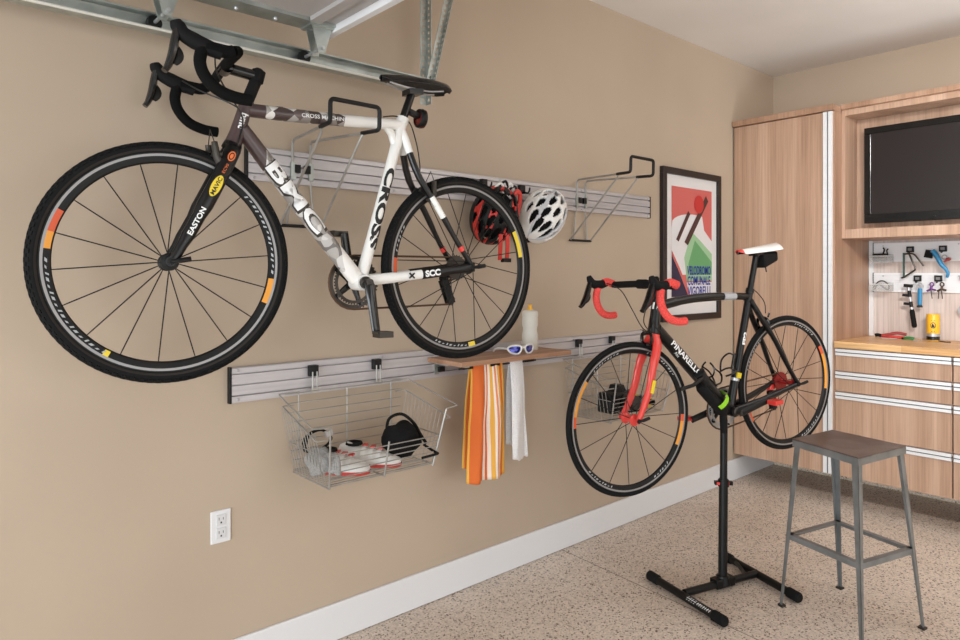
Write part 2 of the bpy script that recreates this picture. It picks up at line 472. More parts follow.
# ------------------------------------------------------------------ bicycle racks
def bike_rack(x, label):
    z = 1.92; yo, yj, yw = 1.945, 2.035, YW-.022
    r = root('bicycle_rack', label, 'bike rack', (x, YW, 1.6), 'folding wire bicycle racks on the upper rail')
    hw = lambda y: .036+(.093-.036)*(yw-y)/(yw-yo)
    zz = lambda y: 1.922-.008*(yw-y)/(yw-yo)
    arm = MB(); grip = MB(); brace = MB(); plate = MB()
    for s in (-1, 1):
        arm.tube([(x+s*hw(yw), yw, 1.79), (x+s*hw(yw), yw, zz(yw)-.012), (x+s*hw(yw), yw-.012, zz(yw)), (x+s*hw(yj), yj, zz(yj))], .0052, 8)
        brace.tube([(x+s*hw(yj), yj-.006, zz(yj)-.006), (x+s*(hw(yj)-.004), yj, zz(yj)-.016), (x+s*.082, yw+.004, 1.606)], .0046, 8)
        brace.tube([(x+s*hw(yw)*.94, yw+.004, 1.80), (x+s*.055, yw+.008, 1.606)], .004, 8)
        part('hook_plate', MB().box((x+s*hw(yw)-.009, yw-.008, 1.775), (x+s*hw(yw)+.009, yw+.004, 1.84)), M_galv, r)
    g = roundpath([(x-hw(yj), yj, zz(yj)), (x-hw(yo), yo, zz(yo)), (x-hw(yo)*1.0, yo-.002, 1.99),
                   (x+hw(yo)*1.0, yo-.002, 1.99), (x+hw(yo), yo, zz(yo)), (x+hw(yj), yj, zz(yj))], .016, 5)
    grip.tube(g, .0075, 10)
    part('wire_arm', arm, M_chrome, r, 'bright zinc wire arms'); part('wire_brace', brace, M_chrome, r)
    part('hoop', grip, M_black, r, 'black vinyl coated hoop that holds the top tube')
    part('foot_bar', MB().tube([(x-.085, yw+.005, 1.604), (x+.085, yw+.005, 1.604)], .0062, 10), M_black, r, 'black coated lower bar resting on the wall')
    part('clip', clip(clip(MB(), x-.02, 1.815, w=.022, h=.03, d=.014), x+.02, 1.815, w=.022, h=.03, d=.014), M_black, r, 'black plastic clips gripping the rail')
    return r
bike_rack(1.166, 'wire bicycle rack with black hoop holding up the top tube of the white framed bicycle')
bike_rack(2.768, 'empty wire bicycle rack with black hoop near the right end of the upper rail')

# ------------------------------------------------------------------ wire baskets
def basket(x0, label):
    r = root('wire_basket', label, 'basket', (x0+.24, 2.17, .70), 'wire baskets hung on the lower rail')
    yb, yf, zb, zt = 2.300, 2.045, .706, .992
    w = .0021
    xl, xr = x0, x0+.446                     # bottom corners
    bk = MB()
    for i in range(9):
        z = zb+.005+(zt-zb-.008)*i/8; e = .004+.03*(i/8)
        bk.tube([(xl-e, yb, z), (xr+e, yb, z)], w, 6)
    for x in (xl+.02, x0+.223, xr-.02): bk.tube([(x, yb+.004, zb), (x, yb+.004, zt)], w*1.3, 6)
    part('back_panel', bk, M_chrome, r)
    fr = MB(); zf = .82
    slant = lambda z: yf-.045*(z-zb)/.2
    for i in range(6):
        z = zb+.006+(zf-zb-.01)*i/5; e = .03*(z-zb)/.27
        fr.tube([(xl-e, slant(z), z), (xr+e, slant(z), z)], w, 6)
    for x, zz in ((xl+.004, .918), (x0+.223, .83), (xr-.004, .918)):
        e = 0 if abs(x-x0-.2275) < .01 else (-.025 if x < x0+.2 else .025)
        fr.tube([(x, yf, zb-.008), (x+e, slant(zz)-.004, zz)], w*1.7, 6)
    part('front_panel', fr, M_chrome, r)
    bt = MB()
    for i in range(13):
        y = yf+(yb-yf)*i/12; bt.tube([(xl, y, zb), (xr, y, zb)], w*.9, 6)
    for x in (xl, x0+.223, xr): bt.tube([(x, yf-.002, zb-.005), (x, yb+.006, zb-.005)], w*1.4, 6)
    part('bottom_panel', bt, M_chrome, r)
    for s, xb in ((-1, xl), (1, xr)):
        sd = MB()
        for i in range(12):
            y = yf+.01+(yb-yf-.015)*i/11; t = i/11
            sd.tube([(xb, y, zb), (xb+s*.052, y-.012*(1-t), .893+.055*t)], w*.8, 5)
        sd.tube([(xb+s*.022, yb, .82), (xb+s*.022, yf-.018, .81)], w, 6)
        part('side_panel', sd, M_chrome, r)
        rm = MB()
        rm.tube(roundpath([(xb, yb, .945), (xb+s*.045, yb, .948), (xb+s*.062, yf-.03, .875), (xb+s*.02, yf-.035, .875)], .01), w*1.25, 6)
        rm.tube(roundpath([(xb-s*.02, yb, zt), (xb+s*.060, yb, zt), (xb+s*.082, yf-.045, .922), (xb+s*.018, slant(.918)-.004, .918)], .008), w*1.25, 6)
        part('rim', rm, M_chrome, r)
    for x in (x0+.086, x0+.366):
        c = part('clip', clip(MB(), x, 1.063), M_black, r, 'black plastic clip hooked over the rail')
        hk = MB()
        for s in (-.009, .009): hk.tube([(x+s, 2.305, 1.06), (x+s, 2.303, .985)], .003, 6)
        hk.box((x-.016, 2.301, .985), (x+.016, 2.306, 1.0))
        part('hanger', hk, M_chrome, c)
    return r
bas1 = basket(1.122, 'wire basket on the lower rail holding white cycling shoes, under the white framed bicycle')
bas2 = basket(2.652, 'wire basket holding a black camera, on the lower rail behind the road bike front wheel')

def shoe(heel, toe, z, label, side):
    h = V((heel[0], heel[1], z)); d = V((toe[0]-heel[0], toe[1]-heel[1], 0)); L = d.length; d.normalize(); n = V((-d.y, d.x, 0))
    r = root('cycling_shoe', label, 'shoe', h+d*L/2, 'white cycling shoes in the basket')
    up = MB(); rows = []
    st = [(0, .018, .05), (.04, .03, .078), (.16, .034, .088), (.3, .034, .074), (.42, .037, .066), (.58, .043, .058), (.74, .046, .05), (.88, .040, .04), (.97, .024, .03), (1., .008, .02)]
    for t, w, hh in st:
        c = h+d*(L*t); row = []
        for k in range(13):
            a = PI*k/12
            row.append(c+n*(-math.cos(a)*w)+V((0, 0, .014+(hh-.014)*math.sin(a)**.75)))
        rows.append(row)
    up.grid(rows)
    part('upper', up, mat('white_shoe_leather', (232, 230, 226), .5), r, smooth=60)
    so = MB(); rows = []
    for t, w, hh in st:
        c = h+d*(L*t); rows.append([c+n*(-w*1.03)+V((0, 0, .016)), c+n*(-w)+V((0, 0, .003)), c+n*w+V((0, 0, .003)), c+n*w*1.03+V((0, 0, .016))])
    so.grid(rows); part('sole', so, mat('red_shoe_sole', (190, 60, 52), .5), r, 'red edged sole')
    op = MB().lathe([(.0255, -.004), (.031, .002), (.033, 0), (.030, .008), (.025, .006)], (0, 0, 0), 'z', 18, True)
    op.xf(Matrix.Translation(h+d*.062+V((0, 0, .079))) @ Matrix.Diagonal((1.35, 1, 1, 1)).to_4x4() if False else Matrix.Translation(h+d*.062+V((0, 0, .079))))
    op.lathe([(.026, .002), (.0001, .001)], h+d*.062+V((0, 0, .079)), 'z', 18)
    part('collar', op, M_blackm, r, 'black padded ankle opening')
    for t, w, hh in ((.42, .040, .066), (.54, .044, .060), (.66, .047, .055)):
        b = MB(); c = h+d*(L*t); pts = []
        for k in range(9):
            a = PI*(.12+.76*k/8)
            pts.append(c+n*(-math.cos(a)*w)+V((0, 0, .016+(hh-.012)*math.sin(a)**.75)))
        b.tube(pts, .009, 6, flat=.25, flatdir=(0, 0, 1))
        sp = part('strap', b, M_whitep, r)
        part('buckle', MB().obox(c+n*side*.02+V((0, 0, hh+.006)), d*.009, n*.014, V((0, 0, .003))), M_red, sp, 'red strap tab')
    return r
shoe((1.15, 2.22), (1.30, 2.068), .713, 'left one of the two white cycling shoes with red tabs in the basket', 1)
shoe((1.27, 2.245), (1.44, 2.075), .713, 'right one of the two white cycling shoes in the basket, beside the black bag', 1)

# black soft bag with a carrying loop
bg = root('drawstring_bag', 'soft black bag with cord loop at the right of the basket of shoes', 'bag', (1.475, 2.13, .73))
b = MB().ball((1.475, 2.13, .795), .07, 22, 14, sc=(1.15, .95, .92)); b.displace(.022, 24.)
for i, p in enumerate(b.v): b.v[i] = V((p.x, p.y, max(p.z, .731)))
part('pouch', b, cloth_mat('black_nylon', (26, 25, 26), 120, .5), bg, smooth=60)
part('strap', MB().tube(spline([(1.43, 2.16, .83), (1.45, 2.17, .872), (1.50, 2.16, .884), (1.535, 2.13, .85), (1.545, 2.10, .81), (1.56, 2.08, .775)], 6), .006, 8), M_blackm, bg)
part('cord', MB().tube(spline([(1.545, 2.08, .775), (1.562, 2.06, .758), (1.56, 2.02, .752), (1.54, 1.99, .757), (1.5, 2.03, .74)], 6), .005, 8), M_blackm, bg)
gl = MB().ball((1.125, 2.12, .775), .048, 20, 12, sc=(.62, 1.3, 1.05)); gl.displace(.03, 26., off=4.)
for i, p in enumerate(gl.v): gl.v[i] = V((max(p.x, 1.105), p.y, max(p.z, .727)))
g0 = len(gl.v)
for k in range(4):
    a = V((1.122+.006*k, 2.06-.006*k, .80)); gl.tube(spline([a+V((0, .03, 0)), a+V((.004, -.012, .012)), a+V((.002, -.03, -.008-.012*k)), a+V((0, -.028, -.04))], 4), .009, 8)
single('cycling_glove', gl, cloth_mat('grey_mesh_cloth', (150, 148, 146), 160, .8), 'crumpled grey cycling glove at the left end of the basket of shoes', 'glove', (1.12, 2.12, .727), smooth=60)
hb = root('head_strap', 'black elastic strap behind the white shoes in the basket', 'strap', (1.20, 2.24, .73))
part('band', MB().tube(spline([(1.145, 2.265, .80), (1.17, 2.28, .835), (1.22, 2.275, .845), (1.25, 2.26, .815), (1.23, 2.275, .78), (1.17, 2.28, .77)], 6, True), .011, 8, True, flat=.4, flatdir=(0, 0, 1)), M_blackm, hb)
part('buckle', MB().obox((1.235, 2.25, .835), (.014, 0, .003), (0, .006, 0), (-.002, 0, .01)), M_silver, hb, 'metal buckle')

# camera, its lens and a yellow bottle in the right basket
cm = root('camera', 'black camera lying in the right wire basket behind the road bike front wheel', 'camera', (2.80, 2.12, .726))
part('body', MB().box((2.70, 2.08, .728), (2.90, 2.17, .83)), M_black, cm, bevel=.012)
part('grip', MB().tube([(2.715, 2.075, .735), (2.715, 2.075, .825)], .016, 12), M_blackm, cm)
part('prism_hump', MB().prism([(2.77, 2.10, .83), (2.79, 2.10, .862), (2.83, 2.10, .862), (2.85, 2.10, .83)], (0, .055, 0)), M_black, cm)
ln = part('lens', MB().lathe([(.001, -.075), (.033, -.075), (.037, -.07), (.037, -.02), (.04, -.015), (.04, .0), (.001, .0)], (2.81, 2.08, .782), 'y', 24), M_blackg, cm)
part('focus_ring', MB().lathe([(.0372, -.06), (.0385, -.058), (.0385, -.04), (.0372, -.038)], (2.81, 2.08, .782), 'y', 24), M_darkm, ln)
part('dial', MB().lathe([(.012, 0), (.012, .012), (.001, .013)], (2.87, 2.12, .83), 'z', 14), M_silver, cm)
part('strap', MB().tube(spline([(2.70, 2.12, .82), (2.68, 2.07, .80), (2.70, 2.03, .76), (2.78, 2.015, .745), (2.88, 2.03, .74), (2.92, 2.08, .77), (2.90, 2.13, .82)], 6), .009, 8, flat=.3, flatdir=(0, 0, 1)), M_blackm, cm)
yb = root('yellow_bottle', 'small yellow bottle lying at the right end of the right wire basket', 'bottle', (3.0, 2.1, .727))
part('body', MB().lathe([(.001, -.06), (.026, -.06), (.03, -.054), (.03, .03), (.02, .045), (.012, .05)], (3.0, 2.12, .758), 'y', 20), M_yellow, yb)
part('cap', MB().lathe([(.015, -.082), (.015, -.06), (.001, -.06)], (3.0, 2.12, .758), 'y', 16), M_black, yb)
part('label', MB().lathe([(.0304, -.03), (.0304, .005)], (3.0, 2.12, .758), 'y', 20), M_blackg, yb, 'black label band')

# ------------------------------------------------------------------ wooden shelf and what stands on it
sh = root('wall_shelf', 'walnut shelf board clipped to the lower rail below the white bicycle rear wheel', 'shelf', (2.085, 2.2, 1.045))
part('board', MB().box((1.752, 2.10, 1.047), (2.425, YW-.021, 1.067)), M_shelf, sh, bevel=.0015, smooth=0)
for x in (1.80, 2.36):
    bk = part('bracket', MB().box((x-.012, 2.12, 1.040), (x+.012, YW-.02, 1.047)).box((x-.012, YW-.026, .99), (x+.012, YW-.02, 1.047)).box((x-.004, 2.24, 1.034), (x+.004, YW-.026, 1.04)), M_galv, sh)
    part('clip', clip(MB(), x+.018, 1.012, w=.03, h=.022, d=.02), M_black, bk)
TR_Y = 2.175
tr = root('towel_rail', 'thin dark rod with black clips under the walnut shelf, holding the towels', 'towel rail', (2.0, TR_Y, 1.02))
part('rod', MB().tube([(1.80, TR_Y, 1.028), (2.26, TR_Y, 1.028)], .0045, 10), M_darkm, tr)
for x in (1.845, 2.0, 2.215):
    part('clip', MB().box((x-.028, TR_Y-.009, 1.024), (x+.028, TR_Y+.009, 1.044)), M_black, tr, bevel=.002)

bo = root('water_bottle', 'translucent white sports bottle with yellow cap standing on the shelf', 'bottle', (2.285, 2.235, 1.067))
c = (2.285, 2.235, 1.068)
M_trans = mat('frosted_plastic', (240, 238, 230), .4); M_trans.node_tree.nodes['Principled BSDF'].inputs['Alpha'].default_value = .62
part('body', MB().lathe([(.001, 0), (.034, 0), (.0375, .004), (.0375, .075), (.033, .09), (.033, .105), (.0375, .118), (.0375, .15), (.035, .16), (.03, .162)], c, 'z', 32), M_trans, bo)
part('drink', MB().lathe([(.001, .002), (.0362, .003), (.0362, .022), (.001, .022)], c, 'z', 28), mat('yellow_drink', (226, 188, 60), .3), bo, 'yellow remainder at the bottom')
cp = part('cap', MB().lathe([(.0385, .158), (.0385, .176), (.034, .184), (.014, .190)], c, 'z', 28), M_trans, bo)
part('nozzle', MB().lathe([(.013, .188), (.013, .197), (.009, .2), (.009, .21), (.011, .214), (.001, .215)], c, 'z', 18), mat('nozzle_yellow', (238, 180, 60), .4), cp, 'yellow drinking nozzle')

sg = root('sunglasses', 'white framed sport sunglasses with blue lenses lying on the walnut shelf', 'glasses', (2.15, 2.15, 1.067))
rz = Matrix.Translation((2.15, 2.145, 1.088)) @ Matrix.Rotation(math.radians(-6), 4, 'Z')
fr = MB()
for s in (-1, 1):
    lp = [(s*.012, 0, .012), (s*.03, .002, .019), (s*.062, .012, .017), (s*.072, .02, .006), (s*.066, .016, -.008), (s*.05, .008, -.017), (s*.028, .002, -.018), (s*.014, 0, -.006)]
    fr.tube(spline(lp, 4, True), .0042, 8, True)
fr.tube([(-.013, 0, .008), (0, -.003, .01), (.013, 0, .008)], .0045, 8)
fr.xf(rz); fo = part('frame', fr, M_whitep, sg)
for s in (-1, 1):
    lp = spline([(s*.012, 0, .012), (s*.03, .002, .019), (s*.062, .012, .017), (s*.072, .02, .006), (s*.066, .016, -.008), (s*.05, .008, -.017), (s*.028, .002, -.018), (s*.014, 0, -.006)], 4, True)
    ce = sum(lp, V())/len(lp)+V((0, -.003, 0)); l = MB(); l.add([ce]+lp, [(0, i+1, (i+1) % len(lp)+1) for i in range(len(lp))]); l.xf(rz)
    part('lens', l, mat('blue_mirror_lens', (36, 44, 150), .08, .5, coat=1.), sg, 'mirrored blue lens')
    t = MB().tube(spline([(s*.072, .02, .004), (s*.074, .06, .004), (s*.070, .11, -.002), (s*.066, .135, -.016)], 5), .0046, 8); t.xf(rz)
    part('temple_arm', t, M_whitep, sg)

# ------------------------------------------------------------------ towels over the rod
def towel(name, x0, x1, zb_f, zb_b, mats, label, flare, seed, spread=.0, folds=3.2, ragged=.012):
    zt = 1.034; n = 60; m = 26; mb = MB(); uv = []; rows = []
    for j in range(-m, m+1):
        t = abs(j)/m
        zb = zb_f if j >= 0 else zb_b
        row = []
        for i in range(n+1):
            u = i/n
            f = 1+flare*t
            xc = (x0+x1)/2+spread*t; x = xc+(u-.5)*(x1-x0)*f
            amp = .004+.012*min(1, t*2.)
            w = math.sin(u*PI*folds+seed+1.2*t+.8*math.sin(3*u+seed))*amp + .006*noise.noise(V((u*5, t*2, seed)))*t
            dy = (.006+.012*min(1, t*3)) * (-1 if j >= 0 else 1)
            z = zt-(zt-zb)*t + (ragged*noise.noise(V((u*3.2, seed, 1)))*t)
            if t < .06: dy *= t/.06; z = zt - .004*t
            row.append(V((x+.006*noise.noise(V((u*3, t*4, seed+3)))*t, TR_Y+dy+w*(.35+.65*min(1, t*2))*(1 if j >= 0 else .5), z)))
            uv.append((u, t))
        rows.append(row)
    mb.grid(rows)
    o = single(name, mb, mats, label, 'towel', ((x0+x1)/2, TR_Y, min(zb_f, zb_b)), smooth=80, uv=uv, group='towels hanging under the shelf')
    s = o.modifiers.new('thickness', 'SOLIDIFY'); s.thickness = .004; s.offset = 0
    return o
O, Y_, W_, P_ = (222, 114, 60), (236, 178, 84), (248, 236, 224), (240, 150, 100)
towel('beach_towel', 1.862, 2.045, .542, .60, towel_mat('striped_towel', [(0, Y_), (.04, O), (.40, W_), (.46, O), (.50, W_), (.56, Y_), (.64, W_), (.69, P_), (.74, W_), (.78, Y_), (.85, O), (.93, Y_)]),
      'orange, yellow and white striped towel hanging under the walnut shelf', .20, .4, -.004, 4.2)
towel('hand_towel', 2.092, 2.168, .60, .66, cloth_mat('white_terry', (246, 243, 244), 420, .5),
      'small white towel hanging under the shelf beside the striped towel', .55, 2.1, .012, 2.0, .06)

# ------------------------------------------------------------------ helmets on the upper rail
def hook(x, z, label, group, y=YW-.02, nx=None):
    r = root('rail_hook', label, 'hook', (x, y, z), group)
    part('clip', clip(MB(), x, z, y, .036, .042, .02), M_black, r, bevel=.003)
    part('prong', MB().tube(spline([(x, y-.018, z-.012), (x, y-.05, z-.02), (x, y-.062, z-.012), (x, y-.066, z+.004)], 5), .004, 8), M_black, r)
    return r
hook(2.067, 1.842, 'black rail hook behind the red and black helmet, the left one of two', 'black helmet hooks on the upper rail')
hook(2.314, 1.836, 'black rail hook behind the white helmet, the right one of two', 'black helmet hooks on the upper rail')

def helmet(name, label, c, crown, front, rib, nrib, sizes, accent=None):
    """c centre of the rim plane; crown points out of the dome, front along the long axis"""
    c = V(c); up = V(crown).normalized(); fx = V(front); fx = (fx-up*fx.dot(up)).normalized(); sd = up.cross(fx)
    a, bb, h = sizes
    r = root(name, label, 'helmet', c, 'helmets on the upper rail')
    M = Matrix((fx, sd, up)).transposed().to_4x4(); M.translation = c
    def dome(k, th, ph): return V((a*k*math.cos(th)*math.cos(ph), bb*k*math.sin(th)*math.cos(ph), h*k*math.sin(ph)))
    li = MB(); rows = []
    for i in range(11):
        ph = -.12+(PI/2+.12)*i/10*.999
        rows.append([dome(.86, 2*PI*k/32, ph) for k in range(32)])
    li.grid(rows, close_u=True); o0 = len(li.v)
    rows = [[dome(.76, 2*PI*k/32, -.12+(PI/2+.12)*i/10*.999) for k in range(32)] for i in range(11)]
    li.grid(rows, close_u=True)
    li.grid([[dome(.86, 2*PI*k/32, -.12) for k in range(32)], [dome(.76, 2*PI*k/32, -.12) for k in range(32)]], close_u=True)
    li.xf(M); part('liner', li, M_blackm, r, 'black foam liner showing through the vents', smooth=60)
    # the outer shell: a dome with real teardrop vents cut through it
    sh_ = MB(); NX, NP = 84, 72; vents = []
    for row, (p0_, xs, hw) in enumerate(((0, (-.62, -.02, .56), 8.), (25, (-.70, -.28, .22, .66), 7.5), (50, (-.55, -.05, .45), 8.), (72, (-.30, .25), 6.5))):
        for x in xs:
            for sg in ((1,) if p0_ == 0 else (1, -1)): vents.append((x, sg*p0_, .235 if row != 3 else .19, hw))
    def hole(x, ph):
        for vx, vp, L, w_ in vents:
            t = (x-vx)/L
            if -1 < t < 1:
                ww = w_*math.sqrt(1-t*t)*(1.0+.35*t)/max(.55, math.sqrt(max(.1, 1-x*x)))
                if abs(ph-vp+t*3*(1 if vp >= 0 else -1)) < ww: return True
        return False
    pt = {}
    def hp(i, j):
        if (i, j) not in pt:
            x = -math.cos(PI*(.02+.96*i/NX)); ph = -98+196*j/NP; k = math.sqrt(max(0, 1-x*x)); q = math.radians(ph)
            pt[(i, j)] = len(sh_.v); sh_.v.append(V((x*a, bb*k*math.sin(q), h*k*math.cos(q))))
        return pt[(i, j)]
    for i in range(NX):
        for j in range(NP):
            x = -math.cos(PI*(.02+.96*(i+.5)/NX)); ph = -98+196*(j+.5)/NP
            if not hole(x, ph):
                sh_.f.append((hp(i, j), hp(i, j+1), hp(i+1, j+1), hp(i+1, j)))
                sh_.mi.append(1 if accent(x, ph) else 0)
    sh_.xf(M); so = part('outer_shell', sh_, rib, r, smooth=60)
    sm = so.modifiers.new('thickness', 'SOLIDIFY'); sm.thickness = .012; sm.offset = -1
    st = MB()
    for s in (-1, 1):
        st.tube([M @ p for p in spline([V((a*.45, s*bb*.8, -.01)), V((a*.15, s*bb*.7, -.06)), V((0, s*bb*.35, -.1))], 5)], .006, 6, flat=.3, flatdir=fx)
        st.tube([M @ p for p in spline([V((-a*.5, s*bb*.75, -.01)), V((-a*.1, s*bb*.65, -.06)), V((0, s*bb*.35, -.1))], 5)], .006, 6, flat=.3, flatdir=fx)
    part('chin_strap', st, M_blackm, r)
    ret = MB().tube([M @ p for p in spline([V((-a*.5, -bb*.7, -.01)), V((-a*.9, -bb*.35, -.045)), V((-a*.98, 0, -.055)), V((-a*.9, bb*.35, -.045)), V((-a*.5, bb*.7, -.01))], 5)], .009, 8, flat=.4, flatdir=up)
    part('retention_band', ret, M_black, r)
    return r
helmet('bike_helmet', 'white vented bicycle helmet hanging on the upper rail right of the rear wheel', (2.355, 2.225, 1.705), (-.10, -1, .08), (.66, .0, .75),
       [M_whitep, mat('light_grey_gloss', (206, 208, 212), .35)], 6, (.138, .100, .104), lambda x, p: 30 < abs(p) < 44)
hr = helmet('bike_helmet', 'red and black bicycle helmet seen through the spokes of the white bicycle rear wheel', (2.05, 2.23, 1.69), (-.35, -.9, -.15), (.28, -.12, 1.),
       [M_black, mat('helmet_red', (206, 52, 44), .35)], 7, (.124, .098, .105), lambda x, p: 15 < abs(p) < 34 or 58 < abs(p) < 75)
stp = MB()
for dx in (-.018, .02): stp.tube(spline([(2.035+dx, 2.15, 1.60), (2.035+dx*1.1, 2.15, 1.55), (2.04+dx*1.1, 2.16, 1.488)], 5), .0125, 6, flat=.3, flatdir=(0, 1, 0))
hs = part('hanging_strap', stp, mat('helmet_red', (206, 52, 44), .35), hr, 'red strap ends hanging down')
part('strap_buckle', MB().box((2.03, 2.145, 1.478), (2.075, 2.165, 1.495)), M_black, hs)
stp = MB().tube(spline([(2.115, 2.19, 1.70), (2.118, 2.17, 1.775), (2.14, 2.17, 1.798), (2.165, 2.18, 1.775), (2.165, 2.2, 1.69)], 6), .012, 8, flat=.6, flatdir=(0, 1, 0))
part('side_guard', stp, mat('helmet_red', (206, 52, 44), .35), hr, 'red looped strap guard')
# grey buckles hanging from the left hook
sb = root('strap_bundle', 'bunch of white and black straps above the red helmet on the upper rail', 'straps', (2.085, 2.19, 1.79))
for k, (dx, dz, mm) in enumerate([(-.04, .0, M_whitep), (-.012, .012, M_black), (.02, .004, M_whitep), (.045, -.006, M_black), (-.025, -.022, M_silver)]):
    part('strap', MB().tube(spline([(2.085+dx-.02, 2.20, 1.805+dz), (2.085+dx, 2.18, 1.828+dz), (2.085+dx+.022, 2.19, 1.805+dz), (2.085+dx+.01, 2.20, 1.79+dz)], 5, True), .0055, 8, True), mm, sb)

# ------------------------------------------------------------------ framed poster (plain stand-in, same colours)
px0, px1, pz0, pz1 = 3.523, 4.204, 1.134, 2.082
pr = root('framed_poster', 'framed red, white, green and blue poster on the wall by the tall cabinet', 'poster', ((px0+px1)/2, YW, pz0))
f = MB(); fw = .040; yf = YW-.028
for a, b_ in (((px0, yf, pz0), (px1, YW, pz0+fw)), ((px0, yf, pz1-fw), (px1, YW, pz1)), ((px0, yf, pz0+fw), (px0+fw, YW, pz1-fw)), ((px1-fw, yf, pz0+fw), (px1, YW, pz1-fw))): f.box(a, b_)
part('frame', f, mat('dark_frame_wood', (32, 20, 19), .4), pr, 'dark brown frame', bevel=.002, smooth=0)
part('mat_board', MB().box((px0+fw, YW-.012, pz0+fw), (px1-fw, YW-.004, pz1-fw)), mat('mat_white', (226, 224, 224), .6), pr, 'white border', smooth=0)
ax0, ax1, az0, az1 = 3.632, 4.104, 1.285, 1.972; ay = YW-.0125
art = MB(); AW, AH = ax1-ax0, az1-az0
def ap(u, v, k=0): return V((ax0+u*AW, ay-.0004*k, az0+v*AH))
def apoly(pts, mi, k):
    n = len(pts); art.add([ap(u, v, k) for u, v in pts], [tuple(range(n))], mi)
apoly([(0, 0), (1, 0), (1, 1), (0, 1)], 0, 1)                                          # red ground
sw = [(0, .62)]+[(.5-.5*math.cos(PI*t/12)*1.0, .66+.10*math.sin(PI*t/12)) for t in range(1, 9)]+[(.80, .62), (1, .52), (1, .2), (0, .2)]
apoly(sw, 1, 2)                                                                        # white sweep
apoly([(.30, .36), (.48, .60), (.70, .52), (1, .40), (1, .14), (.36, .14)], 2, 3)       # green field
apoly([(.40, .30), (.56, .52), (.74, .44), (1, .32), (1, .20), (.44, .20)], 3, 4)
apoly([(0, .38), (.16, .24), (.40, 0), (0, 0)], 4, 5)                                  # navy wedge
apoly([(0, .38), (0, .42), (.18, .27), (.46, 0), (.40, 0), (.16, .24)], 0, 6)
apoly([(.40, 0), (.46, 0), (1, 0), (1, .13), (.36, .13)], 1, 5)
def ring(u, v, ru, rv, w, mi, k, rot=0.):
    n = 30; o = len(art.v); c, s = math.cos(rot), math.sin(rot); vs = []
    for q in (1, 1-w):
        for i in range(n):
            x, y = ru*q*math.cos(2*PI*i/n), rv*q*math.sin(2*PI*i/n)
            vs.append(ap(u+x*c-y*s, v+(x*s+y*c), k))
    art.add(vs, [(i, (i+1) % n, n+(i+1) % n, n+i) for i in range(n)], mi)
def blob(u, v, ru, rv, mi, k, rot=0.):
    n = 20; c, s = math.cos(rot), math.sin(rot)
    apoly([(u+ru*math.cos(2*PI*i/n)*c-rv*math.sin(2*PI*i/n)*s, v+ru*math.cos(2*PI*i/n)*s+rv*math.sin(2*PI*i/n)*c) for i in range(n)], mi, k)
# plain diagonal bars and one disc in the print's dark and red tones
apoly([(.30, .50), (.38, .47), (.90, .90), (.84, .95)], 5, 8)
apoly([(.10, .52), (.16, .50), (.44, .76), (.39, .79)], 5, 8)
blob(.66, .86, .12, .085, 6, 9)
for i, (w_, ww) in enumerate((('VELODROMO', .60), ('COMUNALE', .58), ('VIGORELLI', .58))):
    text_plane(art, w_, ap(.66, .195-.095*i+.045, 11), (1, 0, 0), (0, 0, 1), .078, .02, AW*ww, 7)
part('art_print', art, [mat('print_red', (208, 104, 98), .6), mat('print_white', (226, 224, 226), .6), mat('print_green', (158, 198, 156), .6), mat('print_dark_green', (104, 164, 110), .6),
     mat('print_navy', (44, 36, 66), .6), mat('print_brown', (78, 48, 44), .6), mat('print_crimson', (196, 50, 48), .6), mat('print_blue', (42, 58, 156), .6)], pr, smooth=0)

# ------------------------------------------------------------------ wall outlet
ou = root('wall_outlet', 'white double socket outlet low on the wall under the white bicycle', 'outlet', (.872, YW, .495))
part('cover_plate', MB().box((.837, YW-.006, .496), (.907, YW, .609)), M_white, ou, bevel=.003, smooth=0)
for z in (.576, .530):
    s = part('socket', MB().box((.855, YW-.0085, z-.019), (.889, YW-.006, z+.019)), mat('socket_white', (216, 216, 218), .45), ou, bevel=.003, smooth=0)
    part('slot', MB().box((.8635, YW-.009, z), (.8655, YW-.0084, z+.009)).box((.878, YW-.009, z), (.880, YW-.0084, z+.008)).box((.8695, YW-.009, z-.012), (.8745, YW-.0084, z-.006)), M_black, s)

# ------------------------------------------------------------------ garage door overhead, its track and hanger
dz = 2.265
gd = root('garage_door', 'open grey garage door panel overhead on rollers above the white bicycle', 'garage door', (.1, 0, dz))
dx0, dx1, dy0, dy1 = -.97, 1.165, -2.45, 2.135
for i in range(4):
    a = dx0+(dx1-dx0)*i/4; b_ = dx0+(dx1-dx0)*(i+1)/4-.004
    p = part('panel', MB().box((a, dy0, dz+.012), (b_, dy1, dz+.05)), M_doorpan, gd, bevel=.003, smooth=0)
    st = MB().box((a, dy1-.085, dz), (b_, dy1, dz+.012)).box((a, dy0, dz), (b_, dy0+.085, dz+.012))
    for y in (1.2, .0, -1.2): st.box((a, y-.03, dz), (b_, y+.03, dz+.012))
    part('stile', st, M_galv, p, 'galvanised stile along the edge', smooth=0)
    part('bolt', (lambda m: [m.ball((a+.07+.13*k, dy1-.03, dz-.001), .0075, 10, 6) for k in range(4)] and m)(MB()), M_silver, p)
part('bottom_lip', MB().box((dx1-.012, dy0, dz-.012), (dx1+.012, dy1, dz+.052)), M_white, gd, 'white lip along the edge of the door', smooth=0)
part('ribs', MB().box((dx1-.11, dy0, dz-.002), (dx1-.07, dy1-.09, dz+.014)), M_doorpan, gd, smooth=0)
tz = 2.19; ty = 2.205
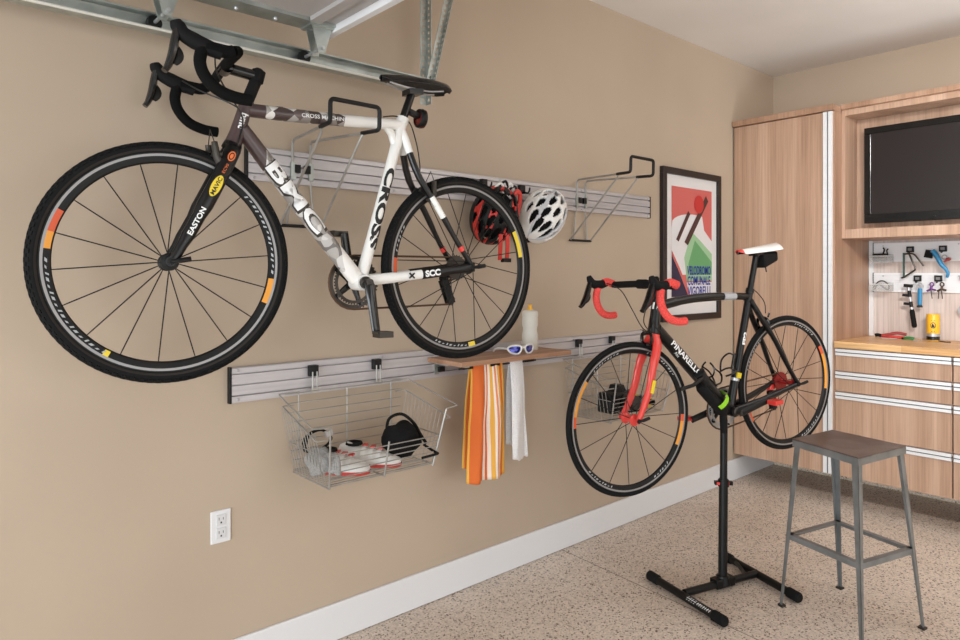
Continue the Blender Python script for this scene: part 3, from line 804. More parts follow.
for x in (dx1-.055, .615, .08):
    h = MB()
    h.box((x-.045, dy1-.075, dz-.006), (x+.045, dy1-.002, dz+.001))
    h.prism([(x-.035, dy1-.02, dz), (x-.012, dy1-.02, tz-.014), (x+.012, dy1-.02, tz-.014), (x+.04, dy1-.02, dz)], (0, .004, 0))
    h.prism([(x-.035, dy1-.065, dz), (x-.012, dy1-.065, tz-.014), (x+.012, dy1-.065, tz-.014), (x+.04, dy1-.065, dz)], (0, .004, 0))
    hb_ = part('hinge', h, M_galv, gd, 'galvanised roller hinge', smooth=0)
    part('roller', MB().lathe([(.001, ty-.018), (.02, ty-.018), (.0225, ty-.012), (.0225, ty+.0), (.02, ty+.006), (.001, ty+.006)], (x, 0, tz), 'y', 20), M_black, hb_, 'black roller wheel')
    part('stem', MB().cyl((x, dy1-.08, tz), (x, ty-.01, tz), .0055), M_silver, hb_)
part('bracket_bolt', MB().ball((dx1-.02, dy1-.03, dz-.008), .008, 10, 6), M_silver, gd)
tk = root('door_track', 'galvanised garage door track running along the upper wall above the white bicycle', 'track', (0, ty, 2.165))
cs = [(ty-.020, tz+.028), (ty-.022, tz+.026), (ty-.022, tz+.022), (ty-.01, tz+.0245), (ty+.016, tz+.0245), (ty+.0185, tz+.02), (ty+.0185, tz-.02), (ty+.016, tz-.0235), (ty-.016, tz-.0235), (ty-.0235, tz-.018), (ty-.025, tz-.02), (ty-.016, tz-.0262), (ty+.018, tz-.0262), (ty+.021, tz-.02), (ty+.021, tz+.02), (ty+.018, tz+.028)]
part('channel', MB().prism([(-2.6, y, z) for y, z in cs], (4.24, 0, 0)), M_galv, tk, smooth=0)
part('lip', MB().tube([(-2.6, ty-.024, tz-.0215), (1.64, ty-.024, tz-.0215)], .005, 8), mat('bright_track_edge', (214, 212, 204), .4, .2), tk, 'bright rolled lower lip')
def perforated(mb, p, q, w1, w2, d1, d2, step=.025):
    """a slotted angle from p to q: two flanges towards d1 and d2, with real square holes"""
    p = V(p); q = V(q); L = (q-p).length; a = (q-p)/L; d1 = V(d1); d2 = V(d2); t = .0022
    for d, w, o in ((d1, w1, d2), (d2, w2, d1)):
        n = int(L/step)
        for lo, hi in ((0, w*.34), (w*.66, w)):
            mb.obox(p+a*L/2+d*((lo+hi)/2), a*L/2, d*(hi-lo)/2, o*t/2)
        for i in range(n+1):
            s0 = i*step; s1 = min(L, s0+step*.52)
            if s1 > s0: mb.obox(p+a*(s0+s1)/2+d*(w*.5), a*(s1-s0)/2, d*w*.17, o*t/2)
hg = root('track_hanger', 'perforated steel angle hanging the door track from the ceiling above the saddle', 'hanger', (1.68, ty+.02, 2.12))
m1 = MB(); perforated(m1, (1.672, ty+.024, 2.12), (1.672, ty+.024, ZC), .032, .032, (-1, 0, 0), (0, -1, 0))
part('vertical_angle', m1, M_galv, hg, smooth=0)
m2 = MB(); a_ = V((1.668, ty-.010, 2.18)); b_ = V((1.86, ty-.010, ZC)); ax = (b_-a_).normalized(); sd = ax.cross(V((0, 1, 0))).normalized()
perforated(m2, a_, b_, .03, .02, sd, (0, -1, 0))
part('diagonal_brace', m2, M_galv, hg, smooth=0)
part('bolt', MB().ball((1.66, ty-.016, 2.21), .008, 10, 6).ball((1.66, ty-.016, 2.16), .008, 10, 6), M_silver, hg)
# ------------------------------------------------------------------ cabinets at the back wall
CF, CB = 4.404, 4.985
def strip_v(x, y0, y1, z0, z1):
    m = (y0+y1)/2; mb = MB()
    mb.box((x-.012, y0, z0), (x+.01, m-.004, z1)).box((x-.012, m+.004, z0), (x+.01, y1, z1)).box((x-.004, m-.004, z0), (x+.01, m+.004, z1), 1)
    return mb
tc = root('tall_cabinet', 'tall walnut cabinet in the corner with a vertical aluminium handle strip', 'cabinet', (4.7, 2.01, .185))
part('carcass', MB().box((CF+.022, 1.70, .186), (XB-.002, YW-.008, 2.44)), M_wood2, tc, smooth=0)
dr = part('door', MB().box((CF, 1.748, .187), (CF+.02, YW-.012, 2.436)), M_wood, tc, bevel=.0015, smooth=0)
part('handle_strip', strip_v(CF, 1.692, 1.745, .19, 2.436), [M_alu, M_slot], dr, 'aluminium handle strip with a dark groove', smooth=0)
part('side_panel', MB().box((CF+.004, 1.68, .186), (CB, 1.70, 2.44)), M_wood2, tc, smooth=0)
part('cornice', MB().box((CF-.018, 1.681, 2.441), (XB-.002, YW-.006, 2.478)), M_wood2, tc, 'walnut top moulding', bevel=.002, smooth=0)

TX = 4.511; TY0, TY1 = 1.679, .30
tv = root('tv_cabinet', 'open walnut wall cabinet framing the television above the worktop', 'cabinet', (4.75, 1.0, 1.65))
part('side_panel', MB().box((TX, TY0-.019, 1.65), (XB-.002, TY0, 2.452)), M_wood, tv, smooth=0)
part('side_panel', MB().box((TX, TY1, 1.65), (XB-.002, TY1+.019, 2.452)), M_wood, tv, smooth=0)
part('bottom_panel', MB().box((TX, TY1+.019, 1.65), (CB, TY0-.019, 1.706)), M_wood, tv, smooth=0)
part('top_panel', MB().box((TX, TY1+.019, 2.418), (CB, TY0-.019, 2.452)), M_wood, tv, smooth=0)
part('back_panel', MB().box((4.712, TY1+.019, 1.706), (4.73, TY0-.019, 2.418)), M_wood, tv, smooth=0)
part('cornice', MB().box((TX-.014, TY1, 2.458), (CB, TY0, 2.488)).box((TX+.004, TY1, 2.452), (CB, TY0, 2.458)), M_wood2, tv, 'walnut top moulding', smooth=0)

tl = root('television', 'flat black television mounted in the open walnut cabinet', 'television', (4.69, 1.09, 1.745))
ty0, ty1, tz0, tz1 = 1.592, .55, 1.745, 2.345
part('housing', MB().box((4.655, ty1+.02, tz0+.03), (4.711, ty0-.02, tz1-.02)), M_blackm, tl, bevel=.01, smooth=0)
bz = MB(); bw = .04; x0_, x1_ = 4.632, 4.66
for a, b_ in (((x0_, ty1, tz0), (x1_, ty0, tz0+.058)), ((x0_, ty1, tz1-bw), (x1_, ty0, tz1)), ((x0_, ty1, tz0+.058), (x1_, ty1+bw, tz1-bw)), ((x0_, ty0-bw, tz0+.058), (x1_, ty0, tz1-bw))): bz.box(a, b_)
part('bezel', bz, M_blackg, tl, bevel=.004, smooth=0)
m = mat('tv_screen', (42, 37, 37), .25, spec=.4)
part('screen', MB().box((4.6375, ty1+bw, tz0+.058), (4.65, ty0-bw, tz1-bw)), m, tl, smooth=0)
part('power_light', MB().lathe([(.006, -.002), (.006, .001), (.001, .001)], (4.631, 1.21, tz0+.026), 'x', 14), M_silver, tl)

def drawer_unit(ya, yb, label):
    r = root('drawer_cabinet', label, 'cabinet', (4.7, (ya+yb)/2, .185), 'walnut drawer cabinets under the worktop')
    part('carcass', MB().box((CF+.022, yb+.001, .186), (XB-.002, ya-.001, .97)), M_wood2, r, smooth=0)
    for z0, z1 in ((.833, .969), (.707, .829), (.442, .703), (.188, .438)):
        d = part('drawer', MB().box((CF, yb+.003, z0), (CF+.02, ya-.003, z1-.041)), M_wood, r, bevel=.001, smooth=0)
        h = MB(); a = z1-.041; zm = a+.019
        h.box((CF-.012, yb+.004, a), (CF+.018, ya-.006, zm-.003)).box((CF-.012, yb+.004, zm+.003), (CF+.018, ya-.006, z1-.002)).box((CF-.005, yb+.004, zm-.003), (CF+.018, ya-.006, zm+.003), 1)
        part('handle', h, [M_alu, M_slot], d, 'aluminium handle rail along the top of the drawer', smooth=0)
drawer_unit(1.679, 1.066, 'walnut cabinet of four drawers with aluminium handle rails, beside the tall cabinet')
drawer_unit(1.064, .451, 'walnut drawer cabinet cut off by the right edge of the picture')
single('worktop', MB().box((4.392, .44, .973), (4.992, 1.679, 1.013)), M_butch, 'orange butcher block worktop on the walnut drawer cabinets', 'worktop', (4.69, 1.06, .973), bevel=.003, smooth=0)
single('splashback', MB().box((4.985, .44, 1.013), (5.012, 1.679, 1.65)), M_splash, 'pale wood panel behind the worktop', 'panel', (5.0, 1.06, 1.013), smooth=0)
single('corner_trim', MB().box((4.966, 1.652, 1.014), (4.985, 1.678, 1.649)), M_white, 'white vertical trim strip where the tall cabinet meets the pale panel', 'trim strip', (4.975, 1.665, 1.014), bevel=.002, smooth=0)
def slat_panel(z0, z1, label):
    r = root('slat_panel', label, 'tool rail', (4.975, 1.1, z0), 'white slotted tool rails')
    n = 8; mb = MB(); h = (z1-z0)/n
    for i in range(n): mb.box((4.966, .46, z0+h*i+.0015), (4.978, 1.648, z0+h*(i+1)-.0015))
    mb.box((4.974, .46, z0), (4.985, 1.648, z1))
    part('slats', mb, mat('slat_white', (236, 236, 238), .4), r, smooth=0)
    part('end_cap', MB().box((4.962, 1.6485, z0-.002), (4.985, 1.6515, z1+.002)), M_blackm, r, 'dark end cap', smooth=0)
    for y in (1.59, 1.17, .8): part('screw', MB().lathe([(.005, 0), (.004, -.003), (.0001, -.004)], (4.966, y, z1-.02), 'x', 10), M_silver, r)
slat_panel(1.508, 1.633, 'upper of the two white slotted tool rails above the worktop')
slat_panel(1.309, 1.434, 'lower of the two white slotted tool rails above the worktop')

SX = 4.962
def tool_clip(y, z, label):
    r = root('tool_hook', label, 'hook', (SX, y, z-.02), 'black hooks on the white tool rails')
    part('clip', MB().box((SX-.014, y-.021, z-.019), (SX+.004, y+.021, z+.019)), M_black, r, bevel=.003)
    part('window', MB().box((SX-.0155, y-.011, z-.009), (SX-.0138, y+.011, z+.008)), mat('hook_grey', (120, 120, 122), .4), r, 'grey inset')
    part('prong', MB().tube(spline([(SX-.008, y, z-.014), (SX-.035, y, z-.026), (SX-.05, y, z-.02), (SX-.053, y, z-.008)], 4), .003, 8), M_black, r)
tool_clip(1.43, 1.586, 'black hook on the upper tool rail above the wire bent tool')
tool_clip(1.25, 1.586, 'black hook on the upper tool rail above the blue brush')
tool_clip(1.388, 1.399, 'black hook on the lower tool rail above the blue wrench')
tool_clip(1.275, 1.399, 'black hook on the lower tool rail above the small purple tool')
M_clear = mat('clear_plastic', (226, 228, 228), .15, spec=.4); M_clear.node_tree.nodes['Principled BSDF'].inputs['Alpha'].default_value = .22
def bin_(z, label, content):
    r = root('parts_bin', label, 'bin', (4.92, 1.585, z), 'clear plastic bins on the tool rails')
    y0, y1, xa, xb, h, t = 1.525, 1.642, 4.87, 4.958, .055, .0025
    b = MB().box((xa, y0, z), (xb, y1, z+t)).box((xa, y0, z+t), (xa+t, y1, z+h*.8)).box((xb-t, y0, z+t), (xb, y1, z+h)).box((xa+t, y0, z+t), (xb-t, y0+t, z+h*.85)).box((xa+t, y1-t, z+t), (xb-t, y1, z+h*.85))
    part('tray', b, M_clear, r, smooth=0)
    part('rim', MB().tube([(xa+.001, y0, z+h*.82), (xa+.001, y1, z+h*.82)], .003, 6).tube([(xa, y0+.001, z+h*.82), (xb, y0+.001, z+h*.86)], .003, 6), mat('clear_rim', (214, 216, 216), .2), r)
bin_(1.50, 'clear plastic bin on the upper tool rail, holding a black light', 0)
bin_(1.315, 'clear plastic bin on the lower tool rail, holding a grey cable loop', 1)
bl = root('bike_light', 'small black light with clamp standing in the upper clear bin', 'light', (4.91, 1.58, 1.505))
part('body', MB().box((4.885, 1.555, 1.506), (4.94, 1.63, 1.562)), M_black, bl, bevel=.006)
part('clamp', MB().tube(spline([(4.91, 1.572, 1.56), (4.91, 1.565, 1.585), (4.91, 1.572, 1.60)], 4), .005, 8).tube(spline([(4.91, 1.545, 1.55), (4.91, 1.55, 1.58), (4.91, 1.542, 1.592)], 4), .004, 8), M_blackm, bl)
single('cable_loop', MB().tube(spline([(4.91, 1.632, 1.335), (4.905, 1.60, 1.375), (4.905, 1.565, 1.38), (4.91, 1.538, 1.35), (4.915, 1.55, 1.325), (4.915, 1.60, 1.36), (4.915, 1.625, 1.325)], 6), .004, 8), M_darkm, 'grey cable loop coiled in the lower clear bin', 'cable', (4.91, 1.585, 1.32))

t = root('spoke_tool', 'bent dark wire tool hanging from the left hook of the upper tool rail', 'tool', (4.92, 1.42, 1.40))
part('blade', MB().box((4.912, 1.449, 1.41), (4.922, 1.459, 1.563)), mat('dark_green_tool', (48, 84, 78), .4), t, 'dark green bar')
part('wire', MB().tube(roundpath([(4.917, 1.452, 1.555), (4.917, 1.425, 1.558), (4.917, 1.387, 1.456), (4.917, 1.455, 1.405), (4.917, 1.468, 1.402)], .008), .0055, 8), M_darkm, t)
part('hook_end', MB().tube(roundpath([(4.912, 1.428, 1.56), (4.912, 1.395, 1.556), (4.912, 1.352, 1.492), (4.912, 1.342, 1.478)], .02), .005, 8), M_darkm, t)
t = root('cleaning_brush', 'blue handled brush with black bristles hanging from the upper tool rail', 'brush', (4.92, 1.26, 1.40))
hp = spline([(4.915, 1.298, 1.572), (4.915, 1.276, 1.545), (4.915, 1.25, 1.49), (4.915, 1.225, 1.458), (4.915, 1.213, 1.43), (4.915, 1.219, 1.405)], 5)
part('handle', MB().tube(hp, [.017-.010*i/(len(hp)-1) for i in range(len(hp))], 12), mat('tool_blue', (40, 128, 176), .35), t)
b = MB().obox((4.915, 1.314, 1.553), (.014, 0, 0), (0, .020, .004), (0, .006, -.024)); part('bristles', b, M_blackm, t, 'black bristles')
t = root('red_key', 'small red key tool hanging beside the blue brush', 'tool', (4.93, 1.22, 1.50))
part('grip', MB().tube(spline([(4.93, 1.236, 1.502), (4.93, 1.222, 1.516), (4.93, 1.203, 1.522)], 4), [.006]*4+[.011]*2+[.012]+[.008]*2, 10), mat('tool_red', (158, 62, 62), .45), t)
part('ring', MB().tube([(4.93, 1.235+.013*math.cos(a*PI/8), 1.532+.013*math.sin(a*PI/8)) for a in range(16)], .003, 6, True), M_silver, t, 'steel ring')
t = root('mini_pump', 'black and silver mini pump hanging from the lower tool rail', 'pump', (4.92, 1.42, 1.085))
ax = (V((4.92, 1.394, 1.085))-V((4.92, 1.43, 1.35))).normalized(); p0 = V((4.92, 1.43, 1.35))
part('head', MB().obox(p0+V((0, 0, .002)), (.012, 0, 0), (0, .024, .002), (0, -.001, .010)), M_black, t, bevel=.003)
part('barrel', MB().cyl(p0, p0+ax*.155, .0085, seg=14), M_silver, t, 'silver barrel')
part('sleeve', MB().cyl(p0+ax*.03, p0+ax*.07, .0105, seg=14).cyl(p0+ax*.10, p0+ax*.135, .0105, seg=14), M_black, t)
part('grip', MB().tube([p0+ax*.15, p0+ax*.165, p0+ax*.255, p0+ax*.267], [.010, .0145, .0145, .010], 14), M_blackm, t, 'black grip')
for d in (.06, .115):
    part('mount_bracket', MB().obox(p0+ax*d+V((0, .02, 0)), (.009, 0, 0), (0, .02, .002), (0, -.001, .008)), M_black, t)
t = root('pedal_wrench', 'blue handled wrench with silver ring head hanging from the lower tool rail', 'wrench', (4.93, 1.367, 1.22))
part('ring_head', MB().lathe([(.010, -.004), (.019, -.004), (.019, .004), (.010, .004)], (4.93, 1.367, 1.352), 'x', 22, True), M_silver, t, 'silver ring head')
hp = [(4.93, 1.367, 1.336), (4.93, 1.368, 1.30), (4.93, 1.369, 1.24), (4.93, 1.369, 1.225)]
hd = part('handle', MB().tube(hp, [.012, .0135, .0125, .011], 12, flat=.6, flatdir=(1, 0, 0)), MATS['tool_blue'], t)
part('handle_end', MB().lathe([(.001, -.013), (.016, -.011), (.017, -.003), (.012, .004)], (4.93, 1.369, 1.226), 'z', 16), M_darkm, hd)
def small_tool(y, m, label, zz):
    t = root('small_tool', label, 'tool', (4.93, y, zz-.09), 'small keys on the lower tool rail')
    part('loop', MB().tube([(4.93, y-.002+.010*math.cos(a*PI/7), zz+.012*math.sin(a*PI/7)) for a in range(14)], .004, 6, True), m, t)
    part('crossbar', MB().tube([(4.93, y+.024, zz-.042), (4.93, y+.004, zz-.030), (4.93, y-.024, zz-.036)], .0065, 8).tube([(4.93, y, zz-.008), (4.93, y, zz-.034)], .007, 8), m, t)
    part('bit', MB().tube([(4.93, y+.002, zz-.034), (4.93, y-.004, zz-.09)], .003, 6), M_darkm, t)
    return t
small_tool(1.305, mat('purple_anodised', (112, 62, 136), .35, .3), 'small purple key tool hanging from the lower tool rail', 1.362)
bt = small_tool(1.25, mat('bronze_tool', (84, 68, 56), .4, .5), 'small dark bronze key tool hanging right of the purple one', 1.362)
part('bit', MB().tube([(4.93, 1.265, 1.324), (4.93, 1.268, 1.272)], .003, 6), M_darkm, bt)
for z, rr, lab in ((1.405, .034, 'grey ring tool on the lower tool rail at the right edge of the picture'), (1.205, .040, 'silver ring spanner hanging lowest at the right edge of the picture')):
    t = root('ring_tool', lab, 'tool', (4.95, 1.135, z-.04))
    part('ring', MB().lathe([(rr*.45, -.004), (rr, -.004), (rr, .004), (rr*.45, .004)], (4.945, 1.128, z), 'x', 28, True), mat('satin_grey', (172, 172, 172), .35, .4), t)
    part('shank', MB().tube([(4.945, 1.128-rr*.8, z), (4.945, 1.05, z-.01)], .009, 8), M_darkm, t)

cn = root('spray_can', 'yellow can with black lettering standing on the worktop', 'can', (4.90, 1.29, 1.013))
cc = (4.90, 1.288, 1.0135)
part('body', MB().lathe([(.001, 0), (.034, 0), (.0355, .003), (.0355, .152), (.033, .158), (.033, .163), (.030, .164), (.029, .160), (.001, .160)], cc, 'z', 36), mat('can_yellow', (244, 186, 40), .3), cn)
lb = MB().lathe([(.0358, .004), (.0358, .026)], cc, 'z', 36); lb2 = MB().lathe([(.0358, .004), (.0358, .05)], cc, 'z', 36)
part('label_band', lb, M_blackg, cn, 'black band at the foot')
em = MB()
def can_map(vs, fs, ang, z, k=0):
    R = .0362+k; em.add([V((cc[0]+R*math.cos(ang+v.x/R), cc[1]+R*math.sin(ang+v.x/R), cc[2]+z+v.y)) for v in vs], fs)
n = 22; rv = [V((q*.015*math.cos(2*PI*i/n), q*.019*math.sin(2*PI*i/n), 0)) for q in (1, .8) for i in range(n)]
can_map(rv, [(i, (i+1) % n, n+(i+1) % n, n+i) for i in range(n)], PI+.25, .095)
can_map([V((-.008, -.012, 0)), V((.006, -.012, 0)), V((.009, -.004, 0)), V((-.002, .014, 0)), V((-.008, .004, 0))], [(0, 1, 2, 3, 4)], PI+.25, .094)
for z_, w_ in ((.05, .024), (.058, .018), (.126, .02)): can_map([V((-w_/2, -.0022, 0)), V((w_/2, -.0022, 0)), V((w_/2, .0022, 0)), V((-w_/2, .0022, 0))], [(0, 1, 2, 3)], PI+.25, z_)
part('emblem', em, M_blktext, cn, 'black oval emblem and print')
part('silver_corner', MB().lathe([(.0359, .026), (.0359, .045)], cc, 'z', 36), M_silver, cn, 'silver band')

t = root('multi_tool', 'red and black folding tool lying on the worktop', 'tool', (4.86, 1.53, 1.013))
part('handle', MB().tube(spline([(4.87, 1.575, 1.026), (4.87, 1.53, 1.036), (4.88, 1.48, 1.048), (4.89, 1.43, 1.040)], 5), .0095, 10), MATS['tool_red'] if 'tool_red' in MATS else M_red, t, 'red handle')
part('handle', MB().tube(spline([(4.86, 1.56, 1.024), (4.84, 1.52, 1.024), (4.835, 1.48, 1.026), (4.85, 1.43, 1.024)], 5), .0095, 10), mat('bright_red', (206, 66, 58), .4), t, 'red handle')
part('jaw', MB().tube(spline([(4.868, 1.57, 1.026), (4.865, 1.59, 1.03), (4.86, 1.605, 1.026)], 4), [.011]*8+[.006], 10), M_blackm, t, 'black jaw')
part('blade', MB().obox((4.82, 1.51, 1.0165), (.006, -.045, 0), (.007, .002, 0), (0, 0, .002)), M_silver, t, 'steel blade')
gr = root('tyre_lever', 'small green and black tool lying on the worktop beside the can', 'tool', (4.82, 1.385, 1.013))
part('handle', MB().tube(spline([(4.83, 1.425, 1.022), (4.825, 1.40, 1.026), (4.83, 1.37, 1.022)], 4), .009, 10), mat('dark_green_plastic', (44, 128, 66), .4), gr)
part('tip', MB().tube([(4.83, 1.428, 1.021), (4.832, 1.44, 1.019)], .007, 8), M_black, gr)
for k, (x, y, s) in enumerate(((4.80, 1.35, .008), (4.835, 1.335, .006), (4.79, 1.36, .006))):
    m = MB().lathe([(s*.5, 0), (s, 0), (s, .006), (s*.5, .006)], (x, y, 1.0135), 'z', 6, True)
    single('hex_nut', m, M_silver, 'small loose metal nut on the worktop between the green tool and the can', 'nut', (x, y, 1.0135), 'loose nuts on the worktop')
single('allen_key', MB().tube(roundpath([(4.83, 1.24, 1.018), (4.79, 1.20, 1.018), (4.80, 1.17, 1.018)], .01), .0035, 8), M_darkm, 'dark bent hex key lying on the worktop right of the yellow can', 'key', (4.80, 1.2, 1.0145))
# ------------------------------------------------------------------ bicycles: x to the rear, y towards the wall, z up; front hub at the origin
NEAR = V((0, -1, 0))
def wheel(parent, cx, cz, name, R, tw, knobs, decals, nsp, rear, word, hubmat, cross=False):
    """rim mesh with tyre, hub and every spoke below it"""
    C = V((cx, 0, cz)); rr = .311
    def side(i, deg):
        if i in (2, 7): return 0
        if i in (3, 6):
            for a, b, m in decals:
                if a <= deg % 360 < b: return m
            return 1
        return 1
    w = .0105
    prof = [(rr+.005, -w+.001), (rr+.005, -w), (rr+.001, -w), (rr-.006, -w+.0003), (rr-.022, -w*.62), (rr-.026, 0), (rr-.022, w*.62), (rr-.006, w-.0003), (rr+.001, w), (rr+.005, w), (rr+.005, w-.001)]
    prof = [prof[0], prof[1], prof[2], prof[3], prof[4], prof[5], prof[6], prof[7], prof[8], prof[9], prof[10]]
    mb = MB().lathe(prof, C, 'y', 120, mis=side)
    rim = part(name, mb, [M_rimsil, M_rimblk, M_orange, M_rust, M_whitep, M_yellow], parent, smooth=40)
    ty = MB(); rt = R-tw; pr = []
    for k in range(14):
        a = 2*PI*k/14; pr.append((rt+tw*math.cos(a), tw*math.sin(a)*.98))
    ty.lathe(pr, C, 'y', 96, True, mis=lambda i, d: 1 if i in (3, 9) and knobs else 0)
    if knobs:
        n = 92
        for k in range(n):
            for row, (off, yy) in enumerate(((0, 0.), (.5, .55), (.5, -.55), (0, .92), (0, -.92))):
                a = 2*PI*(k+off)/n; rad = V((math.sin(a), 0, math.cos(a))); tg = V((math.cos(a), 0, -math.sin(a)))
                ang = yy; nn = rad*math.cos(ang)+V((0, 1, 0))*math.sin(ang); sd = V((0, 1, 0))*math.cos(ang)-rad*math.sin(ang)
                ty.obox(C+rad*rt+nn*(tw+.0006), tg*.0062, sd*.0042, nn*.0017)
    part('tyre', ty, [M_rubber, M_rubbr2], rim, 'black knobbly tyre' if knobs else 'slim black road tyre', smooth=50)
    hw = .065 if rear else .05
    hb = MB().lathe([(.001, -hw), (.008, -hw), (.008, -hw+.014), (.012, -hw+.016), (.025, -hw+.018), (.026, -hw+.022), (.013, -hw+.028), (.011, 0), (.013, hw-.03), (.025, hw-.024), (.025, hw-.02), (.010, hw-.016), (.007, hw), (.001, hw)], C, 'y', 28)
    h = part('hub', hb, hubmat, rim)
    ql = MB().lathe([(.001, -hw-.012), (.010, -hw-.012), (.012, -hw-.004), (.012, -hw), (.001, -hw)], C, 'y', 16)
    ql.tube(spline([C+V((0, -hw-.010, 0)), C+V((.02, -hw-.016, .002)), C+V((.05, -hw-.018, .007))], 4), [.006]*4+[.0075]*5, 8)
    part('quick_release', ql, M_black, h)
    s0 = None
    for k in range(nsp):
        a = 2*PI*(k+.25)/nsp; sgn = -1 if k % 2 else 1
        da = (1.15 if (k//2) % 2 else -1.15) if cross else 0
        ah = a+da
        yf = sgn*(hw-.022)
        p = C+V((math.sin(ah)*.024, yf, math.cos(ah)*.024)); q = C+V((math.sin(a)*(rr-.024), sgn*.002, math.cos(a)*(rr-.024)))
        sp = MB().tube([p, p+(q-p)*.06, p+(q-p)*.94, q], [.0012, .0018, .0018, .0014], 6)
        part('spoke', sp, M_black, rim)
    if word:
        for lo, hi in word:                            # slanted white strokes of the worn script on the rim
            wm = MB(); n = max(3, int((hi-lo)/3.2)); r1, r2 = rr-.0185, rr-.0105
            for k in range(n):
                a0 = math.radians(lo+(hi-lo)*k/n); w0 = math.radians((hi-lo)/n)*(.30+.25*((k*7) % 3)/2); sh = math.radians(1.0)
                def q(a, rad):
                    t = (rr-.006-rad)/.016; return C+V((math.sin(a)*rad, -(w-.0003-(w*.38)*t)-.0008, math.cos(a)*rad))
                ra = r1+.004*((k*5) % 3)/2
                wm.add([q(a0, ra), q(a0+w0, ra), q(a0+w0+sh, r2), q(a0+sh, r2)], [(0, 1, 2, 3)])
            part('rim_lettering', wm, M_grytext, rim, 'pale worn script on the rim', smooth=0)
    return rim

def handlebar(parent, clamp, hw, hood, drop, top_m, drop_m, hood_m, lever, ramp):
    """bars from the stem clamp, both drops, and the two brake levers"""
    cx, cz = clamp
    tops = MB().tube(roundpath([(ramp[0][0], -hw, ramp[0][1]), (cx+.002, -hw+.015, cz-.006), (cx, -.05, cz), (cx, .05, cz), (cx+.002, hw-.015, cz-.006), (ramp[0][0], hw, ramp[0][1])], .03, 5), .0155, 12)
    hbp = part('handlebar', tops, top_m, parent)
    for s in (-1, 1):
        rp = MB().tube(spline([(x, s*hw, z) for x, z in ramp], 4), .0185, 12)
        part('ramp_tape', rp, drop_m if drop_m is not top_m else top_m, hbp)
        d = spline([(x, s*(hw+.004*i), z) for i, (x, z) in enumerate(drop)], 5)
        part('drop_tape', MB().tube(d, .0165, 14), drop_m, hbp, 'red bar tape on the drop' if drop_m is M_redtape else None)
        hd = spline([(x, s*hw, z) for x, z, r in hood], 4); rs = []
        for i in range(len(hood)-1): rs += [hood[i][2]+(hood[i+1][2]-hood[i][2])*k/4 for k in range(4)]
        rs.append(hood[-1][2])
        bl = part('brake_lever', MB().tube(hd, rs, 14, flat=.82, flatdir=(0, 1, 0)), hood_m, hbp, 'black rubber hood and lever')
        lv = spline([(x, s*hw, z) for x, z in lever], 5)
        nl = len(lv)
        part('lever_blade', MB().tube(lv, [.0085+.0035*math.sin(PI*min(1, i/nl*1.2)) for i in range(nl)], 10, flat=1.5, flatdir=(0, 1, 0)), M_blackg, bl)
        a = V(lv[int(nl*.35)]); b = V(lv[int(nl*.72)])
        part('shift_paddle', MB().tube(spline([a+V((.008, 0, 0)), a*.5+b*.5+V((.020, 0, .004)), b+V((.016, 0, .004))], 4), [.004, .006, .008, .010, .012, .013, .012, .009, .006], 10, flat=.5, flatdir=(0, 1, 0)), M_black, bl)
    return hbp

def saddle(parent, x0, x1, z0, zm, z1, top_m, tip_m=None, clamp=None):
    L = x1-x0; rows = []; N = 22; mis = []
    for i in range(N+1):
        t = i/N
        w = .018+.012*t/.45 if t < .45 else .030+.030*math.sin(PI/2*min(1, (t-.45)/.38))
        if t > .88: w *= math.sqrt(max(.02, 1-((t-.88)/.125)**2))
        if t < .06: w *= .45+.55*math.sin(PI/2*t/.06)
        z = z0+(zm-z0)*t*2 if t < .5 else zm+(z1-zm)*(t-.5)*2
        z = (1-t)**2*z0+2*t*(1-t)*(2*zm-.5*(z0+z1))+t*t*z1
        row = []
        for k in range(15):
            a = PI*k/14; u = -math.cos(a)
            dep = (.022+.006*t)*min(1, .35+t*5)
            row.append(V((x0+L*t, u*w, z-dep*abs(u)**3.2 + .0)))
        rows.append(row)
    mb = MB().grid(rows)
    if tip_m:
        n = len(rows[0])-1
        mb.mi = [1 if f//n < 2 else 0 for f in range(len(mb.f))]
    under = MB(); under.grid([[r[0], r[4]+V((0, 0, -.016)), r[7]+V((0, 0, -.02)), r[10]+V((0, 0, -.016)), r[14]] for r in rows])
    sd = part('saddle', mb, [top_m, tip_m or top_m], parent, smooth=60)
    sd.modifiers.new('thick', 'SOLIDIFY').thickness = .004
    part('saddle_base', under, M_black, sd, smooth=60)
    rl = MB(); cx, cz = clamp
    for s in (-1, 1):
        rl.tube(roundpath([(x0+.03, s*.010, z0-.018), (cx-.05, s*.021, cz), (cx+.05, s*.021, cz), (x1-.035, s*.032, z1-.026)], .03, 4), .0035, 8)
    part('saddle_rail', rl, M_silver, sd)
    return sd

